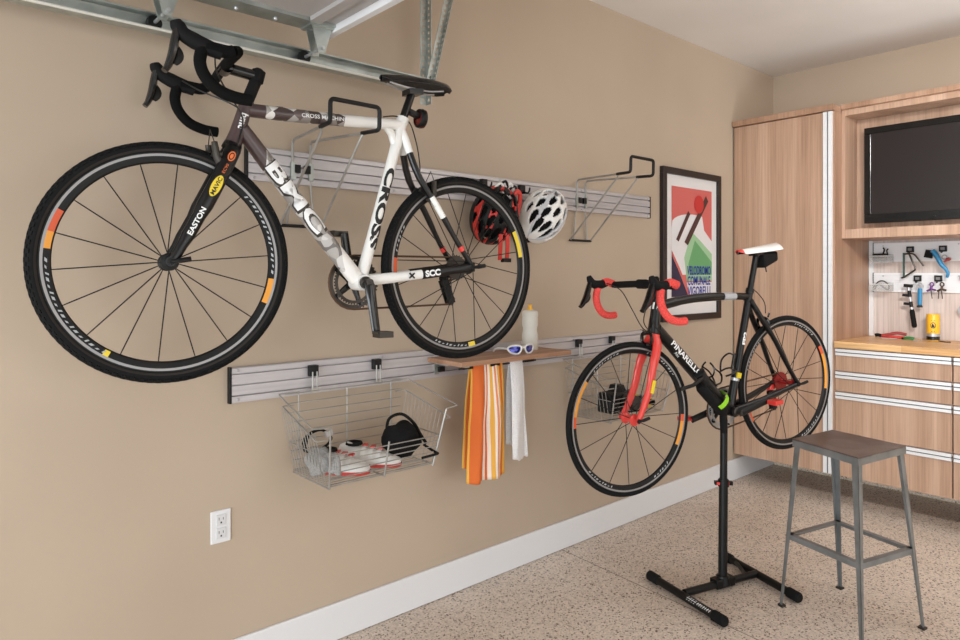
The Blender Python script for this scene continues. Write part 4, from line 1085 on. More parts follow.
def crankset(parent, bb, near_dir, ring_m, ring_r, pedal_m, arm_m, L=.1725, red=False):
    C = V((bb[0], 0, bb[1])); nd = V((near_dir[0], 0, near_dir[1])).normalized()
    cr = part('crank_arm', MB().tube([C+V((0, -.055, 0)), C+V((0, -.066, 0))+nd*.01, C+nd*L*.5+V((0, -.072, 0)), C+nd*L+V((0, -.076, 0))], [.021, .020, .0165, .0155], 14, flat=.6, flatdir=(0, 1, 0)), arm_m, parent)
    cf = part('crank_arm', MB().tube([C+V((0, .055, 0)), C+V((0, .066, 0))-nd*.01, C-nd*L*.5+V((0, .072, 0)), C-nd*L+V((0, .076, 0))], [.021, .020, .0165, .0155], 14, flat=.7, flatdir=(0, 1, 0)), arm_m, parent)
    part('axle', MB().lathe([(.001, -.074), (.013, -.074), (.013, -.05), (.021, -.045), (.021, .045), (.013, .05), (.013, .074), (.001, .074)], C, 'y', 24), M_darkm, cr)
    for c, d, s in ((cr, nd, -1), (cf, -nd, 1)):
        e = C+d*L+V((0, s*.076, 0))
        pb = MB().cyl(e, e+V((0, s*.05, 0)), .0065, seg=12)
        pb.obox(e+V((0, s*.045, 0)), (.026, 0, 0), (0, .024, 0), (0, 0, .010)).obox(e+V((-.022, s*.045, .008)), (.008, 0, 0), (0, .018, 0), (0, 0, .003)).obox(e+V((.022, s*.045, -.006)), (.008, 0, 0), (0, .018, 0), (0, 0, .004))
        part('pedal', pb, pedal_m, c)
    rg = MB(); n = 44
    for yy, r_o in ((.046, ring_r), (.039, ring_r*.80)):
        pr = []
        for q, hh in ((r_o*.86, 0), (r_o, 0), (r_o, .003), (r_o*.86, .003)): pr.append((q, yy+hh))
        rg.lathe(pr, C, 'y', 64, True)
        for k in range(n):
            a = 2*PI*k/n; rad = V((math.sin(a), 0, math.cos(a))); tg = V((math.cos(a), 0, -math.sin(a)))
            rg.obox(C+rad*(r_o+.0015)+V((0, yy+.0015, 0)), tg*.0028, V((0, .001, 0)), rad*.003)
    ch = part('chainring', rg, ring_m, cf)
    sp = MB()
    for k in range(5):
        a = 2*PI*k/5+.3; rad = V((math.sin(a), 0, math.cos(a)))
        sp.tube([C+V((0, .054, 0))+rad*.012, C+V((0, .048, 0))+rad*ring_r*.80, C+V((0, .046, 0))+rad*ring_r*.90], [.013, .009, .009], 8, flat=.5, flatdir=(0, 1, 0))
        sp.cyl(C+rad*ring_r*.86+V((0, .034, 0)), C+rad*ring_r*.86+V((0, .054, 0)), .005, seg=8)
    part('spider', sp, arm_m, ch)
    return cr

def chain_drive(parent, bb, hub, ring_r, mech, mech_m, cas_m):
    B = V((bb[0], .047, bb[1])); Hb = V((hub[0], .047, hub[1])); rc = .040
    p1 = V(mech[0]); p2 = V(mech[1])
    pts = []
    for k in range(13):                             # front half of the chainring, from the bottom round to the top
        a = PI*1.5-PI*k/12; pts.append(B+V((math.cos(a)*ring_r, 0, math.sin(a)*ring_r)))
    for k in range(9):                              # over the sprocket
        a = PI/2-PI*1.1*k/8; pts.append(Hb+V((math.cos(a)*rc, 0, math.sin(a)*rc)))
    pts += [p1+V((.014, 0, 0)), p1+V((.004, 0, -.016)), p2+V((.016, 0, .006)), p2+V((.006, 0, -.016)), p2+V((-.012, 0, -.014))]
    pts = [V((p.x, .045, p.z)) for p in pts]
    part('chain', MB().tube(pts, .0042, 6, True, flat=.8, flatdir=(0, 1, 0)), M_chain, parent)
    ca = MB()
    for k in range(9):
        r = .046-.0032*k*.8; y = .030+.004*k
        ca.lathe([(.012, y), (r, y), (r, y+.0018), (.012, y+.0018)], (hub[0], 0, hub[1]), 'y', 36, True)
        for j in range(22):
            a = 2*PI*j/22; rad = V((math.sin(a), 0, math.cos(a))); tg = V((math.cos(a), 0, -math.sin(a)))
            ca.obox(V((hub[0], y+.0009, hub[1]))+rad*(r+.001), tg*.002, V((0, .0009, 0)), rad*.0022)
    part('cassette', ca, cas_m, parent)
    dm = MB().tube([V((hub[0]+.006, .06, hub[1]-.02)), V((p1.x+.004, .064, p1.z+.03)), V((p1.x, .058, p1.z+.012))], [.014, .022, .018], 12)
    dr_ = part('rear_derailleur', dm, mech_m, parent)
    d = (p2-p1).normalized(); n = V((-d.z, 0, d.x))
    cg = MB().obox((p1+p2)/2+V((0, .011, 0)), d*((p2-p1).length/2+.012), n*.017, V((0, .0018, 0))).obox((p1+p2)/2+V((0, -.009, 0)), d*((p2-p1).length/2+.012), n*.016, V((0, .0015, 0)))
    part('cage', cg, M_black, dr_)
    for p in (p1, p2): part('jockey_wheel', MB().lathe([(.004, -.003), (.015, -.003), (.015, .003), (.004, .003)], p, 'y', 14, True), M_darkm, dr_)

def place(r, Fh, Rh, scale=1.):
    """set the bicycle's empty so that the local front and rear hub heights fall where the bicycle stands or hangs"""
    ex = (V(Rh)-V(Fh)).normalized(); ey = V((0, 0, 1)).cross(ex).normalized(); ez = ex.cross(ey)
    M = Matrix((ex, ey, ez)).transposed().to_4x4()
    M = M @ Matrix.Scale(scale, 4)
    org = ORG[r.name]
    r.matrix_world = Matrix.Translation(V(Fh)+M.to_3x3() @ org) @ M

# ---- the white and camouflage cyclocross bicycle on the rack
WB = 1.045; BB = (.614, -.058)
k1 = root('bicycle', 'white and grey camouflage drop bar bicycle with knobbly tyres hung on the wall rack', 'bicycle', (.52, 0, -.345))
fr = MB()
fr.tube([(.222, 0, .500), (.212, 0, .465), (.193, 0, .40), (.180, 0, .362)], [.0215, .021, .023, .026], 20)
fr.tube(spline([(.222, 0, .474), (.36, 0, .479), (.52, 0, .488), (.66, 0, .498), (.765, 0, .506)], 4), [.0215]*6+[.0205]*5+[.0195]*6, 18, flat=1.0)
fr.tube(spline([(.206, 0, .412), (.33, 0, .266), (.47, 0, .102), (.60, 0, -.045)], 4), [.0235, .0245, .025, .026, .026, .026, .0265, .0265, .027, .027, .0275, .028, .028], 20)
fr.tube([(.622, 0, -.03), (.66, 0, .10), (.715, 0, .295), (.748, 0, .415), (.776, 0, .515)], [.0215, .020, .0195, .0195, .0195], 18)
fr.tube([(.705, 0, .495), (.733, 0, .472), (.748, 0, .43), (.745, 0, .40)], [.010, .0145, .014, .010], 12)
fr.tube([(.775, 0, .515), (.781, 0, .533)], [.0225, .0225], 18)
fr.lathe([(.001, -.036), (.027, -.036), (.028, -.03), (.028, .03), (.027, .036), (.001, .036)], (BB[0], 0, BB[1]), 'y', 24)
f1 = part('frame', fr, M_camo, k1, 'camouflage patterned at the front and white at the rear', smooth=60)
cs = MB(); csb = MB()
for s in (-1, 1):
    cs.tube(spline([(.622, s*.022, -.052), (.70, s*.034, -.043), (.77, s*.038, -.036), (.838, s*.0428, -.0275)], 3), [.0185]*5+[.0165]*5, 12, flat=.7, flatdir=(0, 1, 0))
    csb.tube(spline([(.838, s*.0428, -.0275), (.925, s*.0505, -.0165), (1.02, s*.062, -.003), (WB+.006, s*.064, .0)], 3), [.0185]*4+[.017]*3+[.017]*3, 12, flat=.7, flatdir=(0, 1, 0))
    csb.box((WB-.014, s*.061, -.016), (WB+.014, s*.068, .018))
part('chainstay', cs, M_whitep, f1)
part('chainstay_tip', csb, M_carbon, f1, 'black rear end of the stays')
ss = MB(); sg_ = MB()
for s in (-1, 1):
    sg_.tube([(.765, 0, .505), (.785, s*.012, .45), (.797, s*.022, .405)], [.016, .015, .0135], 12)
    ss.tube(spline([(.795, s*.02, .412), (.83, s*.036, .318), (.91, s*.048, .205), (.985, s*.058, .09), (WB-.002, s*.064, .012)], 3), [.0125]*4+[.0115]*4+[.0095]*5, 12)
part('seatstay_junction', sg_, M_whitep, f1)
part('seatstay', ss, M_carbon, f1, 'black seat stays')
bd = MB()
for s in (-1, 1): bd.tube([(.995, s*.0592, .0765), (1.006, s*.0603, .0617)], [.0114, .011], 12)
part('stay_label', MB().tube([(.876, -.0439, .2530), (.897, -.0464, .2235), (.926, -.0502, .1805)], [.0122, .0120, .0118], 12), M_whitep, f1, 'white label on the near seat stay')
part('stay_band', bd, M_red, f1, 'red bands on the seat stays')
fw = MB()
text_wrap(fw, 'BMC', V((.376, 0, .212)), (.27, 0, -.317), NEAR, .072, .0275, .03, .265)
part('frame_lettering', fw, M_whitetext, f1, 'white letters on the down tube', smooth=0)
fo = MB(); text_wrap(fo, 'BMC', V((.378, 0, .2095)), (.27, 0, -.317), NEAR, .080, .0268, .075, .280)
part('lettering_outline', fo, M_darkm, f1, 'dark outline round the letters', smooth=0)
sw_ = MB(); text_wrap(sw_, 'CROSS', V((.688, 0, .200)), (-.27, 0, -1), NEAR, .050, .0200, .045, .30)
part('seat_tube_lettering', sw_, M_blktext, f1, 'black letters down the seat tube', smooth=0)
tw_ = MB(); text_wrap(tw_, 'CROSS MACHINE', V((.47, 0, .485)), (1, 0, .055), NEAR, .018, .0208, .01, .16)
text_wrap(tw_, 'bmc', V((.203, 0, .432)), (-.27, 0, -1), NEAR, .03, .0225, .03)
part('top_tube_lettering', tw_, M_whitetext, f1, 'small white letters', smooth=0)
sl_ = MB(); text_plane(sl_, 'SCC', V((.874, -.0612, -.0225)), (1, -.088, .13), (-.15, 0, 1), .030, .05, .062)
sl_.v = [p+V((0, -.001, 0)) for p in sl_.v]
part('chainstay_lettering', sl_, M_whitetext, f1, 'white letters on the stay', smooth=0)
xk = MB()
for a in (.7, -.7): xk.obox((.790, -.0545, -.033), V((math.cos(a), 0, math.sin(a)))*.014, V((0, .0005, 0)), V((-math.sin(a), 0, math.cos(a)))*.003)
part('cross_mark', xk, M_blktext, f1, 'black cross mark on the stay', smooth=0)
fk = MB()
fk.tube([(.181, 0, .364), (.174, 0, .345)], [.027, .030], 18)
for s in (-1, 1):
    fk.tube(spline([(.176, s*.014, .352), (.166, s*.036, .325), (.120, s*.046, .225), (.060, s*.049, .105), (.006, s*.053, .004)], 4), [.023]*3+[.024]*4+[.0235]*4+[.019]*3+[.015]*2+[.012], 14, flat=.62, flatdir=(0, 1, 0))
    fk.lathe([(.001, -.004), (.014, -.004), (.014, .004), (.001, .004)], (0, s*.055, 0), 'y', 16)
fkp = part('fork', fk, M_carbon, k1, smooth=60)
M_decal = [M_yellow, M_blktext, M_whitetext, mat('decal_orange', (222, 110, 44), .4)]
fd = MB(); ax_ = V((.060-.120, 0, .105-.225)).normalized(); up_ = -ax_
def fork_oval(c, ru, rv, mi, lift):
    n = 24; u = up_; vv = V((u.z, 0, -u.x)); o = len(fd.v)
    fd.add([V((c[0], 0, c[1]))+u*ru*math.cos(2*PI*i/n)+vv*rv*math.sin(2*PI*i/n)+V((0, -.0625-lift, 0)) for i in range(n)], [tuple(range(n))], mi)
fork_oval((.119, .222), .036, .0155, 1, .0008); fork_oval((.119, .222), .0345, .014, 0, .0012)
text_plane(fd, 'MAVIC', V((.119, -.0641, .222)), up_, (-up_.z, 0, up_.x), .0165, .03, .056, 1)
text_plane(fd, 'EASTON', V((.066, -.0625, .117)), up_, (-up_.z, 0, up_.x), .020, .03, .088, 2)
fork_oval((.163, .314), .016, .0105, 3, -.004); fork_oval((.163, .314), .012, .0075, 1, -.0036); fork_oval((.163, .314), .008, .0045, 3, -.0032)
text_plane(fd, 'EC90', V((.145, -.0605, .276)), up_, (-up_.z, 0, up_.x), .012, .0, .03, 3)
part('fork_lettering', fd, M_decal, fkp, 'yellow oval badge and white lettering on the fork blade', smooth=0)
wheel(k1, 0, 0, 'front_wheel', .345, .0165, True, [(98, 114, 2), (274, 284, 2), (284, 296, 3), (208, 211, 5)], 18, False, [(46, 97), (212, 272)], M_black)
wheel(k1, WB, 0, 'rear_wheel', .345, .0165, True, [(58, 80, 5), (168, 172, 5), (262, 276, 3)], 20, True, [(172, 206), (280, 300)], M_black, True)
part('stem', MB().tube([(.2535, 0, .582), (.158, 0, .594)], [.0175, .0165], 16).lathe([(.021, -.024), (.021, .024)], (.158, 0, .594), 'y', 20), M_blackg, k1)
part('steerer_spacer', MB().cyl((.222, 0, .500), (.2505, 0, .575), .0185, seg=18).cyl((.2495, 0, .566), (.2575, 0, .600), .021, seg=18).cyl((.2575, 0, .600), (.2595, 0, .606), .018, .012, seg=18), M_blackm, k1)
handlebar(k1, (.152, .594), .198, [(.105, .568, .019), (.072, .576, .0215), (.035, .588, .0225), (.006, .602, .020), (-.008, .622, .0195), (-.013, .634, .014)],
          [(.055, .575), (.047, .535), (.058, .497), (.090, .463), (.135, .447), (.180, .444)], M_tape, M_tape, M_blackm,
          [(-.010, .618), (-.015, .58), (-.02, .545), (-.030, .512), (-.040, .495)], [(.135, .578), (.120, .574), (.085, .576), (.06, .578)])
part('seatpost', MB().cyl((.779, 0, .525), (.815, 0, .622), .0148, seg=16).obox((.822, 0, .632), (.030, 0, .004), (0, .026, 0), (0, 0, .010)), M_carbon, k1)
saddle(k1, .690, .970, .668, .684, .676, M_blackg, clamp=(.825, .640))
lt = part('tail_light', MB().obox((.826, 0, .553), (.022, 0, -.006), (0, .012, 0), (0, 0, .009)).lathe([(.012, -.012), (.028, -.008), (.030, .004), (.026, .010), (.001, .010)], (0, 0, 0), 'x', 22).xf(Matrix.Identity(4)) if False else MB().obox((.826, 0, .555), (.022, 0, -.006), (0, .012, 0), (0, 0, .009)), M_black, k1)
tl_ = MB().lathe([(.001, -.012), (.026, -.010), (.029, .0), (.027, .012), (.018, .018), (.001, .020)], (.858, 0, .542), 'x', 24)
for i, p in enumerate(tl_.v): tl_.v[i] = V((p.x+(p.z-.542)*.1, p.y, .542+(p.z-.542)*1.25))
part('housing', MB().lathe([(.026, -.014), (.034, -.010), (.035, .004), (.031, .012), (.026, .012)], (.856, 0, .542), 'x', 24), M_black, lt)
part('lens', tl_, mat('red_lens', (112, 22, 16), .22), lt, 'round red lens')
crankset(k1, BB, (.024, -.178), M_darkm, .092, M_darkm, M_blackg)
chain_drive(k1, BB, (WB, 0), .094, [(1.003, .052, -.058), (1.030, .052, -.128)], M_black, M_darkm)
def cable(parent, pts, r=.0024, m=None): part('cable', MB().tube(spline(pts, 6), r, 6), m or M_cable, parent)
cable(k1, [(.075, -.17, .575), (.10, -.10, .545), (.15, -.05, .50), (.20, -.025, .44), (.185, -.03, .36)])
cable(k1, [(.075, .17, .575), (.11, .10, .535), (.17, .04, .50), (.23, .02, .475), (.30, .018, .498), (.34, .010, .502)])
cable(k1, [(.70, 0, .525), (.75, 0, .535), (.80, -.01, .52), (.83, -.012, .45), (.845, -.012, .38), (.848, -.01, .345)])
cable(k1, [(1.03, .065, -.05), (1.075, .072, -.04), (1.085, .072, 0), (1.05, .07, .03)], .003)
def canti(parent, c, d):
    b = MB()
    for s in (-1, 1):
        b.tube([V((c[0], s*.032, c[1]-.03)), V((c[0]+d*.02, s*.036, c[1])), V((c[0]+d*.026, s*.030, c[1]+.045))], [.013, .0115, .009], 10)
        b.obox(V((c[0], s*.020, c[1]+.002)), (.028, 0, -.012), (0, .0075, 0), (.004, 0, .009))
        b.cyl(V((c[0]+d*.01, s*.018, c[1]+.005)), V((c[0]+d*.012, s*.05, c[1]+.007)), .0045, seg=8)
    b.tube([V((c[0]+d*.026, -.030, c[1]+.045)), V((c[0]+d*.03, 0, c[1]+.085)), V((c[0]+d*.026, .030, c[1]+.045))], .0016, 6)
    part('brake', b, M_darkm, parent)
canti(k1, (.142, .312), -1); canti(k1, (.872, .268), 1)
def steer(r, deg, p, ax):
    M = Matrix.Translation(V(p)-ORG[r.name]) @ Matrix.Rotation(math.radians(deg), 4, V(ax)) @ Matrix.Translation(ORG[r.name]-V(p))
    for ch in r.children:
        if ch.name.split('.')[0] in ('fork', 'front_wheel', 'handlebar', 'stem', 'steerer_spacer'): ch.matrix_local = M
steer(k1, -5, (.20, 0, .43), (.042, 0, .14))
place(k1, (.613, 2.052, 1.46), (1.656, 1.987, 1.451))

# ---- the black and red road bicycle in the work stand
WB2 = 1.006; B2 = (.602, -.070)
k2 = root('bicycle', 'black road bicycle with red bar tape, red fork and white saddle in the work stand', 'bicycle', (.50, 0, -.336))
fr = MB()
fr.tube([(.197, 0, .500), (.180, 0, .43), (.163, 0, .355)], [.0225, .023, .027], 20)
fr.tube(spline([(.198, 0, .470), (.30, 0, .480), (.42, 0, .484), (.56, 0, .478), (.68, 0, .468), (.785, 0, .455)], 4), [.022]*5+[.020]*8+[.017]*8, 16, flat=.9, flatdir=(0, 1, 0))
fr.tube(spline([(.180, 0, .375), (.30, 0, .247), (.42, 0, .115), (.595, 0, -.065)], 4), [.026]*4+[.028]*5+[.030]*4, 18)
fr.tube([(.608, 0, -.045), (.66, 0, .105), (.725, 0, .30), (.788, 0, .490)], [.022, .0185, .0175, .0175], 16)
fr.lathe([(.001, -.036), (.026, -.036), (.027, .036), (.001, .036)], (B2[0], 0, B2[1]), 'y', 24)
f2 = part('frame', fr, M_carbon, k2, smooth=60)
cs = MB()
for s in (-1, 1):
    cs.tube(spline([(.61, s*.02, -.068), (.70, s*.034, -.056), (.80, s*.044, -.040), (.92, s*.054, -.018), (WB2, s*.064, 0)], 3), [.018]*5+[.0155]*4+[.013]*4, 12, flat=.75, flatdir=(0, 1, 0))
    cs.tube(spline([(.772, s*.012, .44), (.835, s*.030, .325), (.895, s*.042, .225), (.955, s*.054, .10), (WB2-.002, s*.064, .01)], 3), [.0135]*5+[.012]*4+[.0105]*4, 12)
    cs.box((WB2-.014, s*.061, -.014), (WB2+.014, s*.067, .016))
part('rear_stay', cs, M_carbon, f2, smooth=60)
lw = MB(); text_wrap(lw, 'PINARELLO', V((.325, 0, .2205)), (.23, 0, -.252), NEAR, .036, .0285, .03, .235)
part('frame_lettering', lw, M_whitetext, f2, 'white letters on the black down tube', smooth=0)
lw = MB(); text_wrap(lw, 'FP2', V((.712, 0, .262)), (.30, 0, 1), NEAR, .026, .0182, .04, .062)
text_wrap(lw, 'Alu', V((.275, 0, .255)), (.23, 0, -.252), (-.2, -1, -.3), .022, .0285, .0)
part('seat_tube_lettering', lw, M_whitetext, f2, smooth=0)
bdg = MB(); bdg.obox((.158, -.008, .480), (-.0045, -.018, 0), (.002, -.001, 0), (.004, 0, .014)); text_plane(bdg, 'P', V((.17, -.030, .47)), (1, -.1, 0), (.2, 0, 1), .02)
part('head_badge', bdg, M_whitep, f2, 'white head badge', smooth=0)
gl_ = MB()
for p, q, r_ in (((.60, 0, .4745), (.68, 0, .468), .0187),): gl_.tube([p, q], [r_, r_-.001], 16, caps=False)
part('top_tube_flash', gl_, M_grytext, f2, 'silver flash on the top tube')
fk = MB(); fkr = MB()
fk.tube([(.163, 0, .352), (.157, 0, .330)], [.0285, .031], 18)
for s in (-1, 1):
    # the wavy fork blade
    fk.tube(spline([(.158, s*.016, .338), (.150, s*.034, .300), (.118, s*.043, .235), (.098, s*.046, .185), (.080, s*.048, .13), (.042, s*.050, .06), (.004, s*.053, .003)], 4), [.024]*5+[.023]*4+[.020]*4+[.019]*4+[.018]*4+[.015]*3+[.012], 14, flat=.62, flatdir=(0, 1, 0))
    fk.lathe([(.001, -.004), (.013, -.004), (.013, .004), (.001, .004)], (0, s*.055, 0), 'y', 16)
    fkr.tube(spline([(.112, s*.0475, .222), (.094, s*.050, .180), (.077, s*.052, .128), (.045, s*.053, .066)], 4), .0075, 8, flat=.9, flatdir=(0, 1, 0))
fp = part('fork', fk, M_red, k2, 'red fork with wavy blades', smooth=60)
part('fork_stripe', fkr, M_whitep, fp, 'white stripe down each fork blade', smooth=60)
yd = MB(); yd.obox((.088, -.062, .135), V((.35, 0, .94))*.028, V((0, .001, 0)), V((.94, 0, -.35))*.009)
part('fork_badge', yd, M_yellow, fp, 'yellow badge on the fork blade', smooth=0)
wheel(k2, 0, 0, 'front_wheel', .336, .0115, False, [(100, 122, 2), (94, 100, 3), (280, 310, 2), (272, 280, 3)], 16, False, [(22, 60), (322, 352), (205, 235), (140, 160)], M_red)
wheel(k2, WB2, 0, 'rear_wheel', .336, .0115, False, [(68, 104, 2), (60, 68, 3), (238, 250, 3)], 20, True, [(15, 45), (135, 165), (290, 325)], mat('red_anodised', (172, 40, 40), .3, .4), True)
part('stem', MB().tube([(.190, 0, .574), (.120, 0, .578)], [.0185, .017], 16).lathe([(.021, -.024), (.021, .024)], (.118, 0, .578), 'y', 20), M_blackm, k2)
part('steerer_spacer', MB().cyl((.197, 0, .500), (.190, 0, .560), .0195, seg=18).cyl((.191, 0, .556), (.188, 0, .594), .022, seg=18).cyl((.188, 0, .594), (.1875, 0, .604), .024, .017, seg=18), M_blackm, k2)
handlebar(k2, (.114, .578), .208, [(.085, .584, .017), (.058, .580, .020), (.03, .580, .021), (.008, .588, .019), (-.006, .606, .017), (-.012, .624, .011)],
          [(.034, .566), (.024, .524), (.034, .479), (.062, .444), (.10, .429), (.138, .427)], M_blackm, M_redtape, M_blackm,
          [(-.006, .600), (-.020, .565), (-.036, .53), (-.058, .500), (-.072, .488)], [(.122, .576), (.108, .582), (.090, .588), (.068, .586)])
part('seatpost', MB().cyl((.786, 0, .480), (.845, 0, .655), .0145, seg=16).cyl((.783, 0, .474), (.790, 0, .494), .020, seg=16).obox((.852, 0, .662), (.03, 0, .002), (0, .025, 0), (0, 0, .009)), M_carbon, k2)
saddle(k2, .717, .990, .684, .690, .700, M_whitep, M_red, clamp=(.855, .668))
sbg = MB().box((.868, -.032, .585), (.965, .032, .664))
for i, p in enumerate(sbg.v):
    if p.x > .9 and p.z < .6: sbg.v[i] = p+V((0, 0, .032))
sb2 = part('saddle_bag', sbg, M_blackm, k2, 'small black bag under the saddle', bevel=.01)
part('strap', MB().tube([(.905, 0, .596), (.91, 0, .565)], .003, 6), M_black, sb2)
crankset(k2, B2, (.17, .03), M_silver, .098, M_red, M_black)
chain_drive(k2, B2, (WB2, 0), .100, [(.955, .052, -.055), (.965, .052, -.125)], M_red, mat('red_cassette', (150, 48, 46), .35, .6))
def caliper(parent, c, d):
    b = MB()
    for s in (-1, 1):
        b.tube(roundpath([(c[0], 0, c[1]+.03), (c[0]+d*.004, s*.03, c[1]+.022), (c[0]+d*.006, s*.033, c[1]-.01), (c[0]+d*.006, s*.024, c[1]-.022)], .012), .007, 8)
        b.obox((c[0]+d*.006, s*.019, c[1]-.024), (.024, 0, -.004), (0, .005, 0), (.001, 0, .006))
    b.cyl((c[0]-d*.02, 0, c[1]+.024), (c[0]+d*.02, 0, c[1]+.024), .008, seg=10)
    b.tube([(c[0]+d*.008, -.028, c[1]+.03), (c[0]+d*.012, -.034, c[1]+.052)], .0045, 8)
    part('brake', b, M_blackg, parent)
caliper(k2, (.128, .335), -1); caliper(k2, (.86, .316), 1)
cable(k2, [(.072, -.195, .585), (.095, -.12, .56), (.11, -.06, .48), (.14, -.03, .40), (.19, -.025, .36)])
cable(k2, [(.072, .195, .585), (.095, .12, .55), (.105, .06, .46), (.13, .03, .38), (.18, .02, .345)])
cable(k2, [(.075, -.19, .580), (.05, -.11, .50), (.07, -.05, .42), (.118, -.03, .37)])
cable(k2, [(.79, 0, .488), (.83, 0, .475), (.87, -.01, .42), (.868, -.015, .365)])
for (o, a, nrm) in (((.465, .075), V((.69, 0, -.72)), V((.72, 0, .69))), ((.672, .135), V((.31, 0, .95)), V((-.95, 0, .31)))):
    o = V((o[0], 0, o[1]))+nrm*.030; cg = MB(); nrm = nrm*.72; a = a*.85
    for s in (-1, 1):
        cg.tube(spline([o+a*-.02, o+nrm*.012+V((0, s*.03, 0))+a*-.03, o+nrm*.05+V((0, s*.036, 0))+a*-.055, o+nrm*.072+a*-.075+V((0, s*.014, 0))], 5), .0042, 8)
        cg.tube(spline([o+nrm*.05+V((0, s*.036, 0))+a*-.055, o+nrm*.06+V((0, s*.035, 0))+a*.01, o+nrm*.03+V((0, s*.02, 0))+a*.055, o+a*.05], 5), .0042, 8)
    cg.obox(o+a*.015, a*.045, V((0, .010, 0)), nrm*.003)
    part('bottle_cage', cg, M_blackg, k2)
sn = MB().cyl((.668, -.02, .108), (.672, .02, .12), .012, seg=10); part('cadence_sensor', MB().obox((.655, -.02, .092), (.004, 0, .012), (0, .004, 0), (.012, 0, -.004)), M_yellow, k2, 'small yellow sensor tag on the seat tube')
part('tube_band', MB().tube([(.647, 0, .065), (.651, 0, .078)], .0205, 16), M_silver, k2, 'silver band on the seat tube')
C0 = V((0, 0, 1.4241)); K = .975
Fh = C0+(V((2.431, 1.771, .796))-C0)*K; Rh = C0+(V((3.404, 1.53, .882))-C0)*K
place(k2, Fh, Rh, K)

# ------------------------------------------------------------------ work stand under the road bicycle
M_stand = mat('stand_black', (10, 10, 11), .42, spec=.3)
pb = V((2.852, 1.570, 0))
ws = root('work_stand', 'black bicycle work stand with H shaped base and green strap, holding the road bicycle', 'work stand', pb)
a1, a2 = V((2.668, 1.823, .024)), V((2.543, 1.401, .024)); b1, b2 = V((3.135, 1.713, .024)), V((2.973, 1.291, .024))
ma, mb_ = V((2.628, 1.626, .028)), V((3.054, 1.510, .028))
for p, q in ((a1, a2), (b1, b2)):
    lg = part('leg', MB().tube([p, q], .0175, 14), M_stand, ws)
    d = (q-p).normalized()
    for e, s in ((p, -1), (q, 1)): part('foot_cap', MB().tube([e-d*s*.05, e-d*s*.045, e+d*s*.012, e+d*s*.018], [.019, .0228, .0228, .018], 14), M_rubber, lg, 'rubber foot cap')
    if p == a1:
        tx = MB(); c = a1+(a2-a1)*.72
        nv = V((-.56, .165, .6)).normalized(); bv = nv.cross(d)
        for i, (u0, u1, hh) in enumerate(((0, .010, 9), (.013, .024, 9), (.027, .038, 9), (.041, .052, 9), (.060, .068, 6), (.071, .079, 6), (.082, .089, 6), (.093, .101, 6), (.105, .112, 6), (.116, .124, 6), (.128, .136, 6))):
            sl = .003 if i % 2 else -.002
            q = lambda u, v: c+d*(u-.068)+.0182*(math.cos(v/.0182)*nv+math.sin(v/.0182)*bv)
            h2 = hh/1000
            tx.add([q(u0, -h2), q(u0+(u1-u0)*.5, -h2), q(u1+sl*.4, h2), q(u0+(u1-u0)*.45, h2)], [(0, 1, 2, 3)]); tx.add([q(u0, -h2*.1), q(u1, -h2*.1), q(u1, h2*.25), q(u0, h2*.25)], [(0, 1, 2, 3)])
        part('stand_lettering', tx, M_whitetext, lg, 'white lettering on the leg', smooth=0)
part('crossbar', MB().tube([ma, mb_], .0165, 14), M_stand, ws)
part('brace', MB().tube(spline([b1+V((-.03, -.07, .004)), V((3.0, 1.545, .034)), V((2.96, 1.538, .032))], 5), .009, 8), M_stand, ws)
pt = V((2.905, 1.592, .755))
dirp = (pt-V((pb.x, pb.y, .03))).normalized(); p0 = V((pb.x, pb.y, .03))
part('pole_socket', MB().cyl(p0-dirp*.012, p0+dirp*.03, .034, .028, seg=18).obox(p0+V((0, 0, .002)), (mb_-ma).normalized()*.055, V((.07, .25, 0)).normalized()*.024, V((0, 0, .02))), M_stand, ws, bevel=.003)
pl = part('pole', MB().cyl(p0, p0+dirp*.46, .0200, seg=18).cyl(p0+dirp*.44, pt, .0165, seg=18), M_stand, ws)
part('collar', MB().cyl(p0+dirp*.425, p0+dirp*.455, .0245, seg=18).obox(p0+dirp*.44+V((.0, 0, 0)), V((.028, -.028, 0)), V((.008, .008, 0)), V((0, 0, .008))), M_stand, pl)
part('collar_lever', MB().obox(p0+dirp*.44, V((.7, -.62, 0))*.036, V((.009, .009, 0)), V((0, 0, .006))), M_red, pl, 'red clamp lever')
# padded cradle strapped along the lower down tube
W2 = k2.matrix_world @ Matrix.Translation(-ORG[k2.name])
def b2w(x, y, z): return W2 @ V((x, y, z))
cr = MB().tube([b2w(.405, -.012, .085), b2w(.42, -.012, .07), b2w(.535, -.012, -.055), b2w(.55, -.012, -.07)], [.018, .027, .027, .020], 16)
cr.tube([pt-dirp*.06, b2w(.545, -.014, -.055)], [.0165, .018], 14)
cd = part('cradle', cr, M_blackm, ws, 'padded black cradle')
cr = MB().tube([b2w(.375, -.02, .125), b2w(.40, -.03, .145), b2w(.43, -.032, .09)], [.018, .024, .022], 12); part('clamp_block', cr, M_black, cd)
part('support_arm', MB().tube([b2w(.39, -.05, .125), b2w(.32, -.062, .105), b2w(.235, -.066, .100)], .0085, 10), M_black, ws)
gs = MB(); dt_ = V((.69, 0, -.72)); nn_ = V((.72, 0, .69))
for k in range(20):
    pass
pts = [V((.535, 0, .0))+dt_*.0+nn_*(.049*math.cos(a*2*PI/24)-.013)+V((0, -.008+.044*math.sin(a*2*PI/24), 0)) for a in range(24)]
gs.grid([[W2 @ (p+dt_*o) for p in pts] for o in (-.013, .013)], close_u=True)
part('strap', gs, M_green, cd, 'bright green strap round the down tube')

